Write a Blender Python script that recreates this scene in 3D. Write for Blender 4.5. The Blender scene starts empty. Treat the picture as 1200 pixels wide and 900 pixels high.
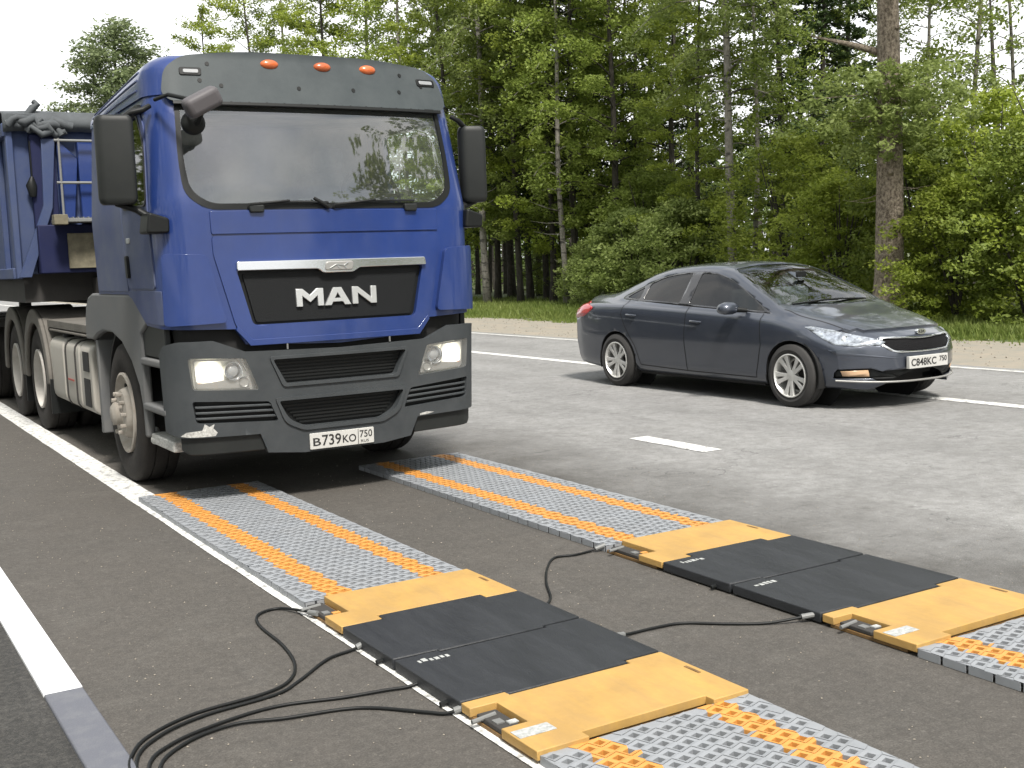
import bpy, bmesh, math, random
import numpy as np
from mathutils import Vector, Matrix, noise
random.seed(7); RNG = np.random.default_rng(11)
PI = math.pi
SC = bpy.context.scene
COL = SC.collection

# ------------------------------------------------------------------ camera
CR = ((0.8549189, -0.51747269, -0.03654699), (-0.08617646, -0.07219429, -0.99366071), (0.5115538, 0.85264881, -0.10631423))
CF, CH = 1362.0, 1.5015
cam = bpy.data.cameras.new('camera'); cam_o = bpy.data.objects.new('camera', cam); COL.objects.link(cam_o)
r, d, f = (Vector(v).normalized() for v in CR)
m = Matrix(((r.x, -d.x, -f.x, 0), (r.y, -d.y, -f.y, 0), (r.z, -d.z, -f.z, CH), (0, 0, 0, 1)))
cam_o.matrix_world = m
cam.sensor_width = 36; cam.lens = CF / 1200 * 36; cam.clip_start = .05; cam.clip_end = 3000
SC.camera = cam_o

def spot(px, X, py=340):
    """where the sight line through a column of the photo crosses the line x = X on the ground"""
    d = Vector(CR[0]) * (px - 600) + Vector(CR[1]) * (py - 450) + Vector(CR[2]) * CF
    t = X / d.x
    return (X, d.y * t, 0.0)

# ------------------------------------------------------------------ materials
def nt(name):
    m = bpy.data.materials.new(name); m.use_nodes = True
    n = m.node_tree; b = n.nodes['Principled BSDF']
    return m, n, b

def rgb(c): return (c[0], c[1], c[2], 1)

def mat(name, col, rough=.5, metal=0, var=.0, vscale=6, bump=0, bscale=40, col2=None, coat=0, spec=.5, dust=0, dcol=(.23, .21, .18), dscale=3, emis=None, estr=0, dst=None):
    m, n, b = nt(name)
    L = n.links.new
    b.inputs['Roughness'].default_value = rough; b.inputs['Metallic'].default_value = metal
    b.inputs['Specular IOR Level'].default_value = spec
    b.inputs['Coat Weight'].default_value = coat; b.inputs['Coat Roughness'].default_value = .06
    b.inputs['Base Color'].default_value = rgb(col)
    tc = n.nodes.new('ShaderNodeTexCoord')
    src = None
    if var or col2:
        nz = n.nodes.new('ShaderNodeTexNoise'); nz.inputs['Scale'].default_value = vscale; nz.inputs['Detail'].default_value = 6
        nz.inputs['Roughness'].default_value = .65
        L(tc.outputs['Object'], nz.inputs['Vector'])
        mx = n.nodes.new('ShaderNodeMix'); mx.data_type = 'RGBA'
        c2 = col2 or tuple(min(1, c * (1 + var)) for c in col); c1 = col if col2 else tuple(c * (1 - var) for c in col)
        mx.inputs[6].default_value = rgb(c1); mx.inputs[7].default_value = rgb(c2)
        mr = n.nodes.new('ShaderNodeMapRange'); mr.inputs[1].default_value = .35; mr.inputs[2].default_value = .65
        L(nz.outputs['Fac'], mr.inputs[0]); L(mr.outputs[0], mx.inputs[0]); L(mx.outputs[2], b.inputs['Base Color'])
        src = mx.outputs[2]
    if dust:
        nz = n.nodes.new('ShaderNodeTexNoise'); nz.inputs['Scale'].default_value = dscale; nz.inputs['Detail'].default_value = 8
        nz.inputs['Roughness'].default_value = .7
        if dst:
            mp = n.nodes.new('ShaderNodeMapping'); mp.inputs['Scale'].default_value = dst; L(tc.outputs['Object'], mp.inputs[0]); L(mp.outputs[0], nz.inputs['Vector'])
        else: L(tc.outputs['Object'], nz.inputs['Vector'])
        mr = n.nodes.new('ShaderNodeMapRange'); mr.inputs[1].default_value = .3; mr.inputs[2].default_value = .7
        mr.inputs[3].default_value = dust * .4; mr.inputs[4].default_value = min(1, dust * 1.6)
        L(nz.outputs['Fac'], mr.inputs[0])
        mx = n.nodes.new('ShaderNodeMix'); mx.data_type = 'RGBA'; mx.inputs[6].default_value = rgb(col)
        if src: L(src, mx.inputs[6])
        mx.inputs[7].default_value = rgb(dcol)
        L(mr.outputs[0], mx.inputs[0]); L(mx.outputs[2], b.inputs['Base Color'])
        ma = n.nodes.new('ShaderNodeMath'); ma.operation = 'MULTIPLY_ADD'; ma.inputs[1].default_value = .8 - rough if rough < .8 else 0; ma.inputs[2].default_value = rough
        L(mr.outputs[0], ma.inputs[0]); L(ma.outputs[0], b.inputs['Roughness'])
    if bump:
        nz = n.nodes.new('ShaderNodeTexNoise'); nz.inputs['Scale'].default_value = bscale; nz.inputs['Detail'].default_value = 5
        L(tc.outputs['Object'], nz.inputs['Vector'])
        bp = n.nodes.new('ShaderNodeBump'); bp.inputs['Strength'].default_value = bump; bp.inputs['Distance'].default_value = .01
        L(nz.outputs['Fac'], bp.inputs['Height']); L(bp.outputs[0], b.inputs['Normal'])
    if emis:
        b.inputs['Emission Color'].default_value = rgb(emis); b.inputs['Emission Strength'].default_value = estr
    return m

def glass_mat(name, tint, rough=.02, ior=1.5, film=0, fcol=(.5, .5, .5), thru=1.0):
    m, n, b = nt(name); L = n.links.new
    n.nodes.remove(b)
    out = n.nodes['Material Output']
    tr = n.nodes.new('ShaderNodeBsdfTransparent'); tr.inputs[0].default_value = rgb(tint)
    gl = n.nodes.new('ShaderNodeBsdfGlossy'); gl.inputs['Roughness'].default_value = rough
    lw = n.nodes.new('ShaderNodeLayerWeight'); lw.inputs[0].default_value = .5; pw = n.nodes.new('ShaderNodeMath'); pw.operation = 'POWER'; pw.inputs[1].default_value = 5
    L(lw.outputs['Facing'], pw.inputs[0]); f0 = ((ior - 1) / (ior + 1)) ** 2
    fr = n.nodes.new('ShaderNodeMath'); fr.operation = 'MULTIPLY_ADD'; fr.inputs[1].default_value = 1 - f0; fr.inputs[2].default_value = f0; L(pw.outputs[0], fr.inputs[0])
    mx = n.nodes.new('ShaderNodeMixShader')
    L(fr.outputs[0], mx.inputs[0]); L(tr.outputs[0], mx.inputs[1]); L(gl.outputs[0], mx.inputs[2])
    last = mx.outputs[0]
    if film:
        df = n.nodes.new('ShaderNodeBsdfDiffuse'); df.inputs[0].default_value = rgb(fcol)
        nz = n.nodes.new('ShaderNodeTexNoise'); nz.inputs['Scale'].default_value = 2.2; nz.inputs['Detail'].default_value = 5
        tc = n.nodes.new('ShaderNodeTexCoord'); L(tc.outputs['Object'], nz.inputs['Vector'])
        mr = n.nodes.new('ShaderNodeMapRange'); mr.inputs[1].default_value = .3; mr.inputs[2].default_value = .7
        mr.inputs[3].default_value = film * .5; mr.inputs[4].default_value = film * 1.5
        L(nz.outputs['Fac'], mr.inputs[0])
        m2 = n.nodes.new('ShaderNodeMixShader'); L(mr.outputs[0], m2.inputs[0]); L(last, m2.inputs[1]); L(df.outputs[0], m2.inputs[2])
        last = m2.outputs[0]
    L(last, out.inputs['Surface'])
    return m

M = {}
M['blue'] = mat('truck blue paint', (.0065, .027, .145), .34, 0, coat=.5, spec=.3, dust=.11, dcol=(.10, .115, .15), dscale=2.6, dst=(1, 1, .35), var=.12, vscale=1.5, bump=.02, bscale=3)
M['blue_dusty'] = mat('dusty truck blue paint', (.014, .030, .13), .6, 0, spec=.3, dust=.46, dcol=(.14, .155, .18), dscale=1.6)
M['blue_trailer'] = mat('worn trailer blue paint', (.020, .040, .13), .6, 0, spec=.3, dust=.38, dcol=(.09, .105, .135), dscale=2.5, bump=.15, bscale=5)
M['blue_deep'] = mat('deep blue trailer paint', (.006, .010, .05), .6, spec=.2, dust=.15, dcol=(.05, .05, .06))
M['grey_plastic'] = mat('dark grey plastic', (.034, .040, .045), .5, spec=.3, var=.10, vscale=4, dust=.14, dcol=(.10, .10, .095), dscale=4, bump=.05, bscale=120)
M['visor_plastic'] = mat('weathered grey plastic', (.036, .046, .051), .5, spec=.25, var=.08, dust=.2, dcol=(.10, .108, .105), bump=.04, bscale=100)
M['fender_plastic'] = mat('dusty fender plastic', (.085, .092, .10), .6, spec=.3, dust=.4, dcol=(.17, .165, .155), dscale=3)
M['black'] = mat('black plastic', (.008, .009, .009), .5, spec=.25, bump=.05)
M['black_soft'] = mat('mirror housing plastic', (.012, .014, .014), .45, spec=.25, dust=.08, dcol=(.08,.08,.075))
M['dark'] = mat('dark cavity', (.006, .006, .006), .8)
M['chassis'] = mat('grimy chassis steel', (.02, .019, .018), .8, dust=.3, dcol=(.06, .055, .05))
M['deck'] = mat('dusty deck plate', (.08, .076, .068), .8, spec=.2, dust=.6, dcol=(.15, .14, .125), bump=.5, bscale=25)
M['tank'] = mat('dusty fuel tank', (.30, .29, .27), .5, dust=.5, dcol=(.34, .32, .28), dscale=5, spec=.3)
M['chrome'] = mat('brushed chrome', (.70, .71, .72), .22, 1)
M['silver'] = mat('silver letters', (.62, .63, .63), .35, .7)
M['dull_silver'] = mat('dull aluminium', (.36, .36, .35), .45, .6, dust=.2)
M['reflector'] = mat('lamp reflector', (.85, .85, .82), .30, .2)
M['warm_lamp'] = mat('lit lamp', (.9, .88, .8), .4, emis=(1, .95, .78), estr=5)
def lamp_mat(name, c, rad, e):
    m, n, b = nt(name); L = n.links.new
    tc = n.nodes.new('ShaderNodeTexCoord'); vd = n.nodes.new('ShaderNodeVectorMath'); vd.operation = 'DISTANCE'; vd.inputs[1].default_value = c
    L(tc.outputs['Object'], vd.inputs[0]); mr = n.nodes.new('ShaderNodeMapRange'); mr.interpolation_type = 'SMOOTHSTEP'
    mr.inputs[1].default_value = 0; mr.inputs[2].default_value = rad; mr.inputs[3].default_value = e; mr.inputs[4].default_value = .12
    nz = n.nodes.new('ShaderNodeTexNoise'); nz.inputs['Scale'].default_value = 28; L(tc.outputs['Object'], nz.inputs['Vector'])
    mu = n.nodes.new('ShaderNodeMath'); mu.operation = 'MULTIPLY'; ad = n.nodes.new('ShaderNodeMath'); ad.operation = 'ADD'; ad.inputs[1].default_value = .45
    L(nz.outputs['Fac'], ad.inputs[0]); L(vd.outputs['Value'], mr.inputs[0]); L(mr.outputs[0], mu.inputs[0]); L(ad.outputs[0], mu.inputs[1])
    b.inputs['Base Color'].default_value = (.7, .7, .66, 1); b.inputs['Emission Color'].default_value = (1, .94, .74, 1); L(mu.outputs[0], b.inputs['Emission Strength']); b.inputs['Roughness'].default_value = .3
    return m
M['amber'] = mat('amber lens', (.50, .11, .03), .3, coat=.4, var=.2)
M['clear_lens'] = mat('white marker lens', (.26, .27, .28), .3, coat=.2)
M['lens'] = glass_mat('headlight lens', (.96, .96, .95), .03, 1.5, film=.10, fcol=(.8, .8, .76))
M['windshield'] = glass_mat('truck windshield', (.80, .88, .84), .02, 2.8, film=.06, fcol=(.44, .47, .46))
M['side_glass'] = glass_mat('truck side glass', (.30, .36, .31), .02, 1.5)
M['far_glass'] = glass_mat('clear side glass', (.85, .9, .87), .02, 1.5)
M['interior'] = mat('cab interior lining', (.10, .11, .105), .8, var=.3)
M['interior_dark'] = mat('dashboard', (.045, .047, .045), .7)
M['seat'] = mat('seat fabric', (.09, .095, .11), .9, var=.2, vscale=20)
M['tyre'] = mat('dusty tyre', (.016, .015, .015), .9, spec=.2, dust=.3, dcol=(.055, .050, .045), dscale=6, bump=.3, bscale=60)
M['rim'] = mat('dusty white wheel', (.42, .40, .36), .6, dust=.5, dcol=(.25, .21, .17), dscale=9)
M['rim_back'] = mat('rear wheel disc', (.50, .49, .46), .55, dust=.35, dcol=(.25, .22, .19), dscale=7)
M['plate'] = mat('number plate', (.50, .50, .48), .4, dust=.15, dcol=(.35, .33, .3), dscale=20)
M['plate_black'] = mat('plate lettering', (.02, .02, .02), .5)
M['scrape'] = mat('scraped bumper', (.40, .40, .38), .7, var=.4, vscale=60)
M['beige_plate'] = mat('stained beige panel', (.14, .125, .085), .8, var=.25, vscale=14)
M['tarp'] = mat('grey tarpaulin', (.055, .062, .068), .75, var=.25, vscale=5, bump=.5, bscale=8)
M['galv'] = mat('galvanised steel', (.20, .21, .21), .6, .3, dust=.3, dcol=(.15, .14, .13))

# ------------------------------------------------------------------ object helpers
def tag(o, label=None, cat=None, group=None, kind=None):
    if label: o['label'] = label
    if cat: o['category'] = cat
    if group: o['group'] = group
    if kind: o['kind'] = kind
    return o
def thing(name, loc, label, cat, group=None):
    o = bpy.data.objects.new(name, None); COL.objects.link(o); o.location = loc; o.empty_display_size = .2
    return tag(o, label, cat, group)
def link(name, me, m, parent=None, smooth=35, bevel=0, seg=2):
    o = bpy.data.objects.new(name, me); COL.objects.link(o)
    for x in (m if isinstance(m, (list, tuple)) else [m]): me.materials.append(x)
    if smooth:
        me.polygons.foreach_set('use_smooth', [True] * len(me.polygons))
        me.set_sharp_from_angle(angle=math.radians(smooth))
    if parent is not None: o.parent = parent
    if bevel:
        b = o.modifiers.new('bevel', 'BEVEL'); b.width = bevel; b.segments = seg; b.limit_method = 'ANGLE'; b.angle_limit = math.radians(40)
        b.harden_normals = False
    return o
class MB:
    """collects shapes in world coordinates, shifted by the origin of the thing"""
    def __init__(s, org=(0, 0, 0)): s.v = []; s.f = []; s.mi = []; s.o = Vector(org); s.cur = 0
    def add(s, vs, fs):
        b = len(s.v); s.v += [tuple(Vector(p) - s.o) for p in vs]; s.f += [tuple(i + b for i in q) for q in fs]; s.mi += [s.cur] * len(fs); return s
    def box(s, x0, x1, y0, y1, z0, z1, mtx=None):
        vs = [Vector((x, y, z)) for z in (z0, z1) for y in (y0, y1) for x in (x0, x1)]
        if mtx is not None: vs = [mtx @ p for p in vs]
        return s.add(vs, [(0, 2, 3, 1), (4, 5, 7, 6), (0, 1, 5, 4), (1, 3, 7, 5), (3, 2, 6, 7), (2, 0, 4, 6)])
    def prism(s, poly, a0, a1, axis=0):
        """poly in the two other axes (CCW), extruded along axis"""
        def P(p, a): return ((a, p[0], p[1]), (p[0], a, p[1]), (p[0], p[1], a))[axis]
        n = len(poly); area = sum(poly[i][0] * poly[(i + 1) % n][1] - poly[(i + 1) % n][0] * poly[i][1] for i in range(n))
        if area < 0: poly = poly[::-1]
        vs = [P(p, a0) for p in poly] + [P(p, a1) for p in poly]
        lo = tuple(range(n)); hi = tuple(range(n, 2 * n)); side = [(i, (i + 1) % n, n + (i + 1) % n, n + i) for i in range(n)]
        fs = [lo[::-1], hi] + side
        flip = (a1 < a0) ^ (axis == 1)
        if flip: fs = [q[::-1] for q in fs]
        return s.add(vs, fs)
    def tube(s, pts, r, n=8, cap=True):
        pts = [Vector(p) for p in pts]; k = len(pts); rs = r if isinstance(r, (list, tuple)) else [r] * k
        vs = []; up = Vector((0, 0, 1)); prev = None
        for i, p in enumerate(pts):
            t = (pts[min(i + 1, k - 1)] - pts[max(i - 1, 0)]).normalized()
            a = prev if prev is not None else (Vector((1, 0, 0)) if abs(t.z) > .9 else up)
            a = (a - t * a.dot(t)).normalized(); prev = a; b = t.cross(a)
            for j in range(n):
                w = 2 * PI * j / n; vs.append(p + (a * math.cos(w) + b * math.sin(w)) * rs[i])
        fs = [(i * n + j, i * n + (j + 1) % n, (i + 1) * n + (j + 1) % n, (i + 1) * n + j) for i in range(k - 1) for j in range(n)]
        if cap: fs += [tuple(range(n))[::-1], tuple(range((k - 1) * n, k * n))]
        return s.add(vs, fs)
    def lathe(s, prof, c, axis='x', n=32, close=False):
        """prof: (along axis, radius)"""
        vs = []; c = Vector(c)
        for a, rr in prof:
            for j in range(n):
                w = 2 * PI * j / n; p = (math.cos(w) * rr, math.sin(w) * rr)
                vs.append(c + Vector({'x': (a, p[0], p[1]), 'y': (p[1], a, p[0]), 'z': (p[0], p[1], a)}[axis]))
        k = len(prof); rng = range(k if close else k - 1)
        fs = [(i * n + j, i * n + (j + 1) % n, ((i + 1) % k) * n + (j + 1) % n, ((i + 1) % k) * n + j) for i in rng for j in range(n)]
        return s.add(vs, fs)
    def build(s, name, m, parent=None, smooth=35, bevel=0, seg=2):
        me = bpy.data.meshes.new(name); me.from_pydata(s.v, [], s.f); 
        o = link(name, me, m, parent, 0, bevel, seg)
        bm = bmesh.new(); bm.from_mesh(me); bmesh.ops.recalc_face_normals(bm, faces=bm.faces); bm.to_mesh(me); bm.free()
        if isinstance(m, (list, tuple)): me.polygons.foreach_set('material_index', s.mi)
        if smooth:
            me.polygons.foreach_set('use_smooth', [True] * len(me.polygons)); me.set_sharp_from_angle(angle=math.radians(smooth))
        return o

def inpoly(x, y, P):
    c = False; n = len(P)
    for i in range(n):
        x1, y1 = P[i]; x2, y2 = P[(i + 1) % n]
        if (y1 > y) != (y2 > y) and x < (x2 - x1) * (y - y1) / (y2 - y1) + x1: c = not c
    return c
def rnd(P, r, n=4):
    """round the corners of a polygon"""
    out = []; k = len(P)
    for i in range(k):
        p = Vector(P[i]); a = Vector(P[i - 1]) - p; b = Vector(P[(i + 1) % k]) - p
        rr = r[i] if isinstance(r, (list, tuple)) else r
        if rr <= 0: out.append(tuple(p)); continue
        q = min(rr, a.length * .45, b.length * .45); a0 = p + a.normalized() * q; b0 = p + b.normalized() * q
        for j in range(n + 1):
            t = j / n; out.append(tuple(a0 * (1 - t) ** 2 + p * 2 * t * (1 - t) + b0 * t * t))
    return out
def sym(P):
    """mirror half outline (x >= 0, listed bottom to top) into a whole one"""
    return P + [(-x, z) for x, z in P[::-1]]
def circ(cx, cy, r, n=20, a0=0, a1=2 * PI, ry=None):
    full = abs(a1 - a0 - 2 * PI) < 1e-6; ry = ry or r
    return [(cx + r * math.cos(a0 + (a1 - a0) * i / (n if full else n - 1)), cy + ry * math.sin(a0 + (a1 - a0) * i / (n if full else n - 1))) for i in range(n)]

def flat_sheet(outer, holes=(), us=.06, zs=.08):
    """bmesh of a polygon in the plane, gridded, with holes cut out"""
    bm = bmesh.new()
    f = bm.faces.new([bm.verts.new((p[0], p[1], 0)) for p in outer])
    def cut(co, no, faces=None):
        g = faces if faces is not None else bm.faces[:]
        es = {e for q in g for e in q.edges}; vs = {v for q in g for v in q.verts}
        bmesh.ops.bisect_plane(bm, geom=list(g) + list(es) + list(vs), plane_co=co, plane_no=no, dist=1e-5)
    xs = [p[0] for p in outer]; ys = [p[1] for p in outer]
    if us:
        k = max(1, int((max(xs) - min(xs)) / us))
        for i in range(1, k): cut((min(xs) + (max(xs) - min(xs)) * i / k, 0, 0), (1, 0, 0))
    if zs:
        k = max(1, int((max(ys) - min(ys)) / zs))
        for i in range(1, k): cut((0, min(ys) + (max(ys) - min(ys)) * i / k, 0), (0, 1, 0))
    for H in holes:
        n = len(H)
        for i in range(n):
            a, b = Vector(H[i]), Vector(H[(i + 1) % n])
            if (b - a).length < 1e-6: continue
            lo = (min(a.x, b.x) - .004, min(a.y, b.y) - .004); hi = (max(a.x, b.x) + .004, max(a.y, b.y) + .004)
            fs = []
            for q in bm.faces:
                qx = [v.co.x for v in q.verts]; qy = [v.co.y for v in q.verts]
                if max(qx) >= lo[0] and min(qx) <= hi[0] and max(qy) >= lo[1] and min(qy) <= hi[1]: fs.append(q)
            dd = b - a
            if fs: cut((a.x, a.y, 0), (dd.y, -dd.x, 0), fs)
        kill = []
        for q in bm.faces:
            c = q.calc_center_median()
            if inpoly(c.x, c.y, H): kill.append(q)
        bmesh.ops.delete(bm, geom=kill, context='FACES')
    return bm

def wrap_panel(name, outer, holes, m, parent, fn, org, o=0.0, th=.02, us=.06, zs=.08, smooth=35, bevel=.003):
    """polygon in (u, z) wrapped on surface fn(u, z, offset) as a solid sheet of thickness th"""
    bm = flat_sheet(outer, holes, us, zs)
    bm.verts.index_update(); V = [(v.co.x, v.co.y) for v in bm.verts]; n = len(V)
    F = [[v.index for v in q.verts] for q in bm.faces]
    # orient CCW in (u,z)
    FF = []
    for q in F:
        ar = sum(V[q[i]][0] * V[q[(i + 1) % len(q)]][1] - V[q[(i + 1) % len(q)]][0] * V[q[i]][1] for i in range(len(q)))
        FF.append(q if ar > 0 else q[::-1])
    ed = {}
    for q in FF:
        for i in range(len(q)): ed[(q[i], q[(i + 1) % len(q)])] = 1
    bd = [(a, b) for (a, b) in ed if (b, a) not in ed]
    bm.free(); org = Vector(org)
    vs = [Vector(fn(u, z, o)) - org for u, z in V] + [Vector(fn(u, z, o - th)) - org for u, z in V]
    fs = [tuple(q) for q in FF] + [tuple(i + n for i in q[::-1]) for q in FF] + [(b, a, a + n, b + n) for a, b in bd]
    if not th: vs = vs[:n]; fs = fs[:len(FF)]
    me = bpy.data.meshes.new(name); me.from_pydata(vs, [], fs)
    return link(name, me, m, parent, smooth, bevel)

_txt = {}
def text_polys(body, bold=.0, size=1):
    cu = bpy.data.curves.new('t', 'FONT'); cu.body = body; cu.size = size; cu.offset = bold; cu.extrude = 0; cu.resolution_u = 3
    o = bpy.data.objects.new('t', cu); COL.objects.link(o)
    bpy.context.view_layer.update()
    dg = bpy.context.evaluated_depsgraph_get(); me = bpy.data.meshes.new_from_object(o.evaluated_get(dg))
    vs = [v.co.copy() for v in me.vertices]; fs = [tuple(p.vertices) for p in me.polygons]
    bpy.data.objects.remove(o); bpy.data.curves.remove(cu); bpy.data.meshes.remove(me)
    return vs, fs
def text_on(name, body, box, fn, m, parent, org, o=.0, th=.004, bold=.0):
    """lettering fitted into box (u0,u1,z0,z1) of the surface fn"""
    vs, fs = text_polys(body, bold); u0, u1, z0, z1 = box
    x0 = min(v.x for v in vs); x1 = max(v.x for v in vs); y0 = min(v.y for v in vs); y1 = max(v.y for v in vs)
    uv = [(u0 + (v.x - x0) / (x1 - x0) * (u1 - u0), z0 + (v.y - y0) / (y1 - y0) * (z1 - z0)) for v in vs]
    n = len(uv); org = Vector(org); ed = set()
    FF = []
    for q in fs:
        q = list(q); ar = sum(uv[q[i]][0] * uv[q[(i + 1) % len(q)]][1] - uv[q[(i + 1) % len(q)]][0] * uv[q[i]][1] for i in range(len(q)))
        FF.append(q if ar > 0 else q[::-1])
    for q in FF:
        for i in range(len(q)): ed.add((q[i], q[(i + 1) % len(q)]))
    bd = [(a, b) for a, b in ed if (b, a) not in ed]
    P = [Vector(fn(u, z, o)) - org for u, z in uv] + [Vector(fn(u, z, o - th)) - org for u, z in uv]
    F2 = [tuple(q) for q in FF] + [tuple(i + n for i in q[::-1]) for q in FF] + [(b, a, a + n, b + n) for a, b in bd]
    me = bpy.data.meshes.new(name); me.from_pydata(P, [], F2)
    return link(name, me, m, parent, 30, 0)
def copy_tree(o, parent=None):
    c = o.copy(); COL.objects.link(c); c.parent = parent
    for ch in list(o.children): copy_tree(ch, c)
    return c
# ================================================================== world, light
w = bpy.data.worlds.new('World'); SC.world = w; w.use_nodes = True
N = w.node_tree; L = N.links.new; bg = N.nodes['Background']
SUN_EL, SUN_AZ = math.radians(55), math.radians(193)      # azimuth clockwise from +y
sky = N.nodes.new('ShaderNodeTexSky'); sky.sky_type = 'NISHITA'; sky.sun_disc = False
sky.sun_elevation = SUN_EL; sky.sun_rotation = SUN_AZ; sky.dust_density = 3; sky.air_density = 1.2
L(sky.outputs[0], bg.inputs[0]); bg.inputs[1].default_value = .10
cl = N.nodes.new('ShaderNodeBackground'); cl.inputs[1].default_value = .88
tc = N.nodes.new('ShaderNodeTexCoord'); mp = N.nodes.new('ShaderNodeMapping'); mp.inputs['Scale'].default_value = (1, 1, 2.2)
nz = N.nodes.new('ShaderNodeTexNoise'); nz.inputs['Scale'].default_value = 2.4; nz.inputs['Detail'].default_value = 7; nz.inputs['Roughness'].default_value = .55
L(tc.outputs['Generated'], mp.inputs[0]); L(mp.outputs[0], nz.inputs['Vector'])
mr = N.nodes.new('ShaderNodeMapRange'); mr.inputs[1].default_value = .36; mr.inputs[2].default_value = .52; mr.inputs[3].default_value = .45; mr.inputs[4].default_value = 1
L(nz.outputs['Fac'], mr.inputs[0])
cr = N.nodes.new('ShaderNodeValToRGB'); cr.color_ramp.elements[0].position = .36; cr.color_ramp.elements[0].color = (.52, .57, .63, 1)
cr.color_ramp.elements[1].position = .60; cr.color_ramp.elements[1].color = (1.0, .99, .97, 1)
nz2 = N.nodes.new('ShaderNodeTexNoise'); nz2.inputs['Scale'].default_value = 4.2; nz2.inputs['Detail'].default_value = 6
L(mp.outputs[0], nz2.inputs['Vector']); L(nz2.outputs['Fac'], cr.inputs[0]); L(cr.outputs[0], cl.inputs[0])
mx = N.nodes.new('ShaderNodeMixShader'); L(mr.outputs[0], mx.inputs[0]); L(bg.outputs[0], mx.inputs[1]); L(cl.outputs[0], mx.inputs[2])
sp = N.nodes.new('ShaderNodeSeparateXYZ'); L(tc.outputs['Generated'], sp.inputs[0])
hz = N.nodes.new('ShaderNodeMapRange'); hz.inputs[1].default_value = .22; hz.inputs[2].default_value = .48; hz.inputs[3].default_value = 1; hz.inputs[4].default_value = 0; L(sp.outputs[2], hz.inputs[0])
hb = N.nodes.new('ShaderNodeBackground'); hb.inputs[0].default_value = (.98, .99, 1.0, 1); hb.inputs[1].default_value = .88
m3 = N.nodes.new('ShaderNodeMixShader'); L(hz.outputs[0], m3.inputs[0]); L(mx.outputs[0], m3.inputs[1]); L(hb.outputs[0], m3.inputs[2])
L(m3.outputs[0], N.nodes['World Output'].inputs['Surface'])
sl = bpy.data.lights.new('sun', 'SUN'); so = bpy.data.objects.new('sun', sl); COL.objects.link(so)
sl.energy = 3.4; sl.angle = math.radians(10); sl.color = (1, .95, .88)
sd = Vector((math.sin(SUN_AZ) * math.cos(SUN_EL), math.cos(SUN_AZ) * math.cos(SUN_EL), math.sin(SUN_EL)))
so.rotation_euler = sd.to_track_quat('Z', 'Y').to_euler(); so.location = (0, 0, 30)
SC.view_settings.view_transform = 'Standard'; SC.view_settings.look = 'None'; SC.view_settings.gamma = 1
SC.view_settings.exposure = .88
SC.cycles.max_bounces = 8; SC.cycles.transparent_max_bounces = 16; SC.cycles.use_denoising = True

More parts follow.
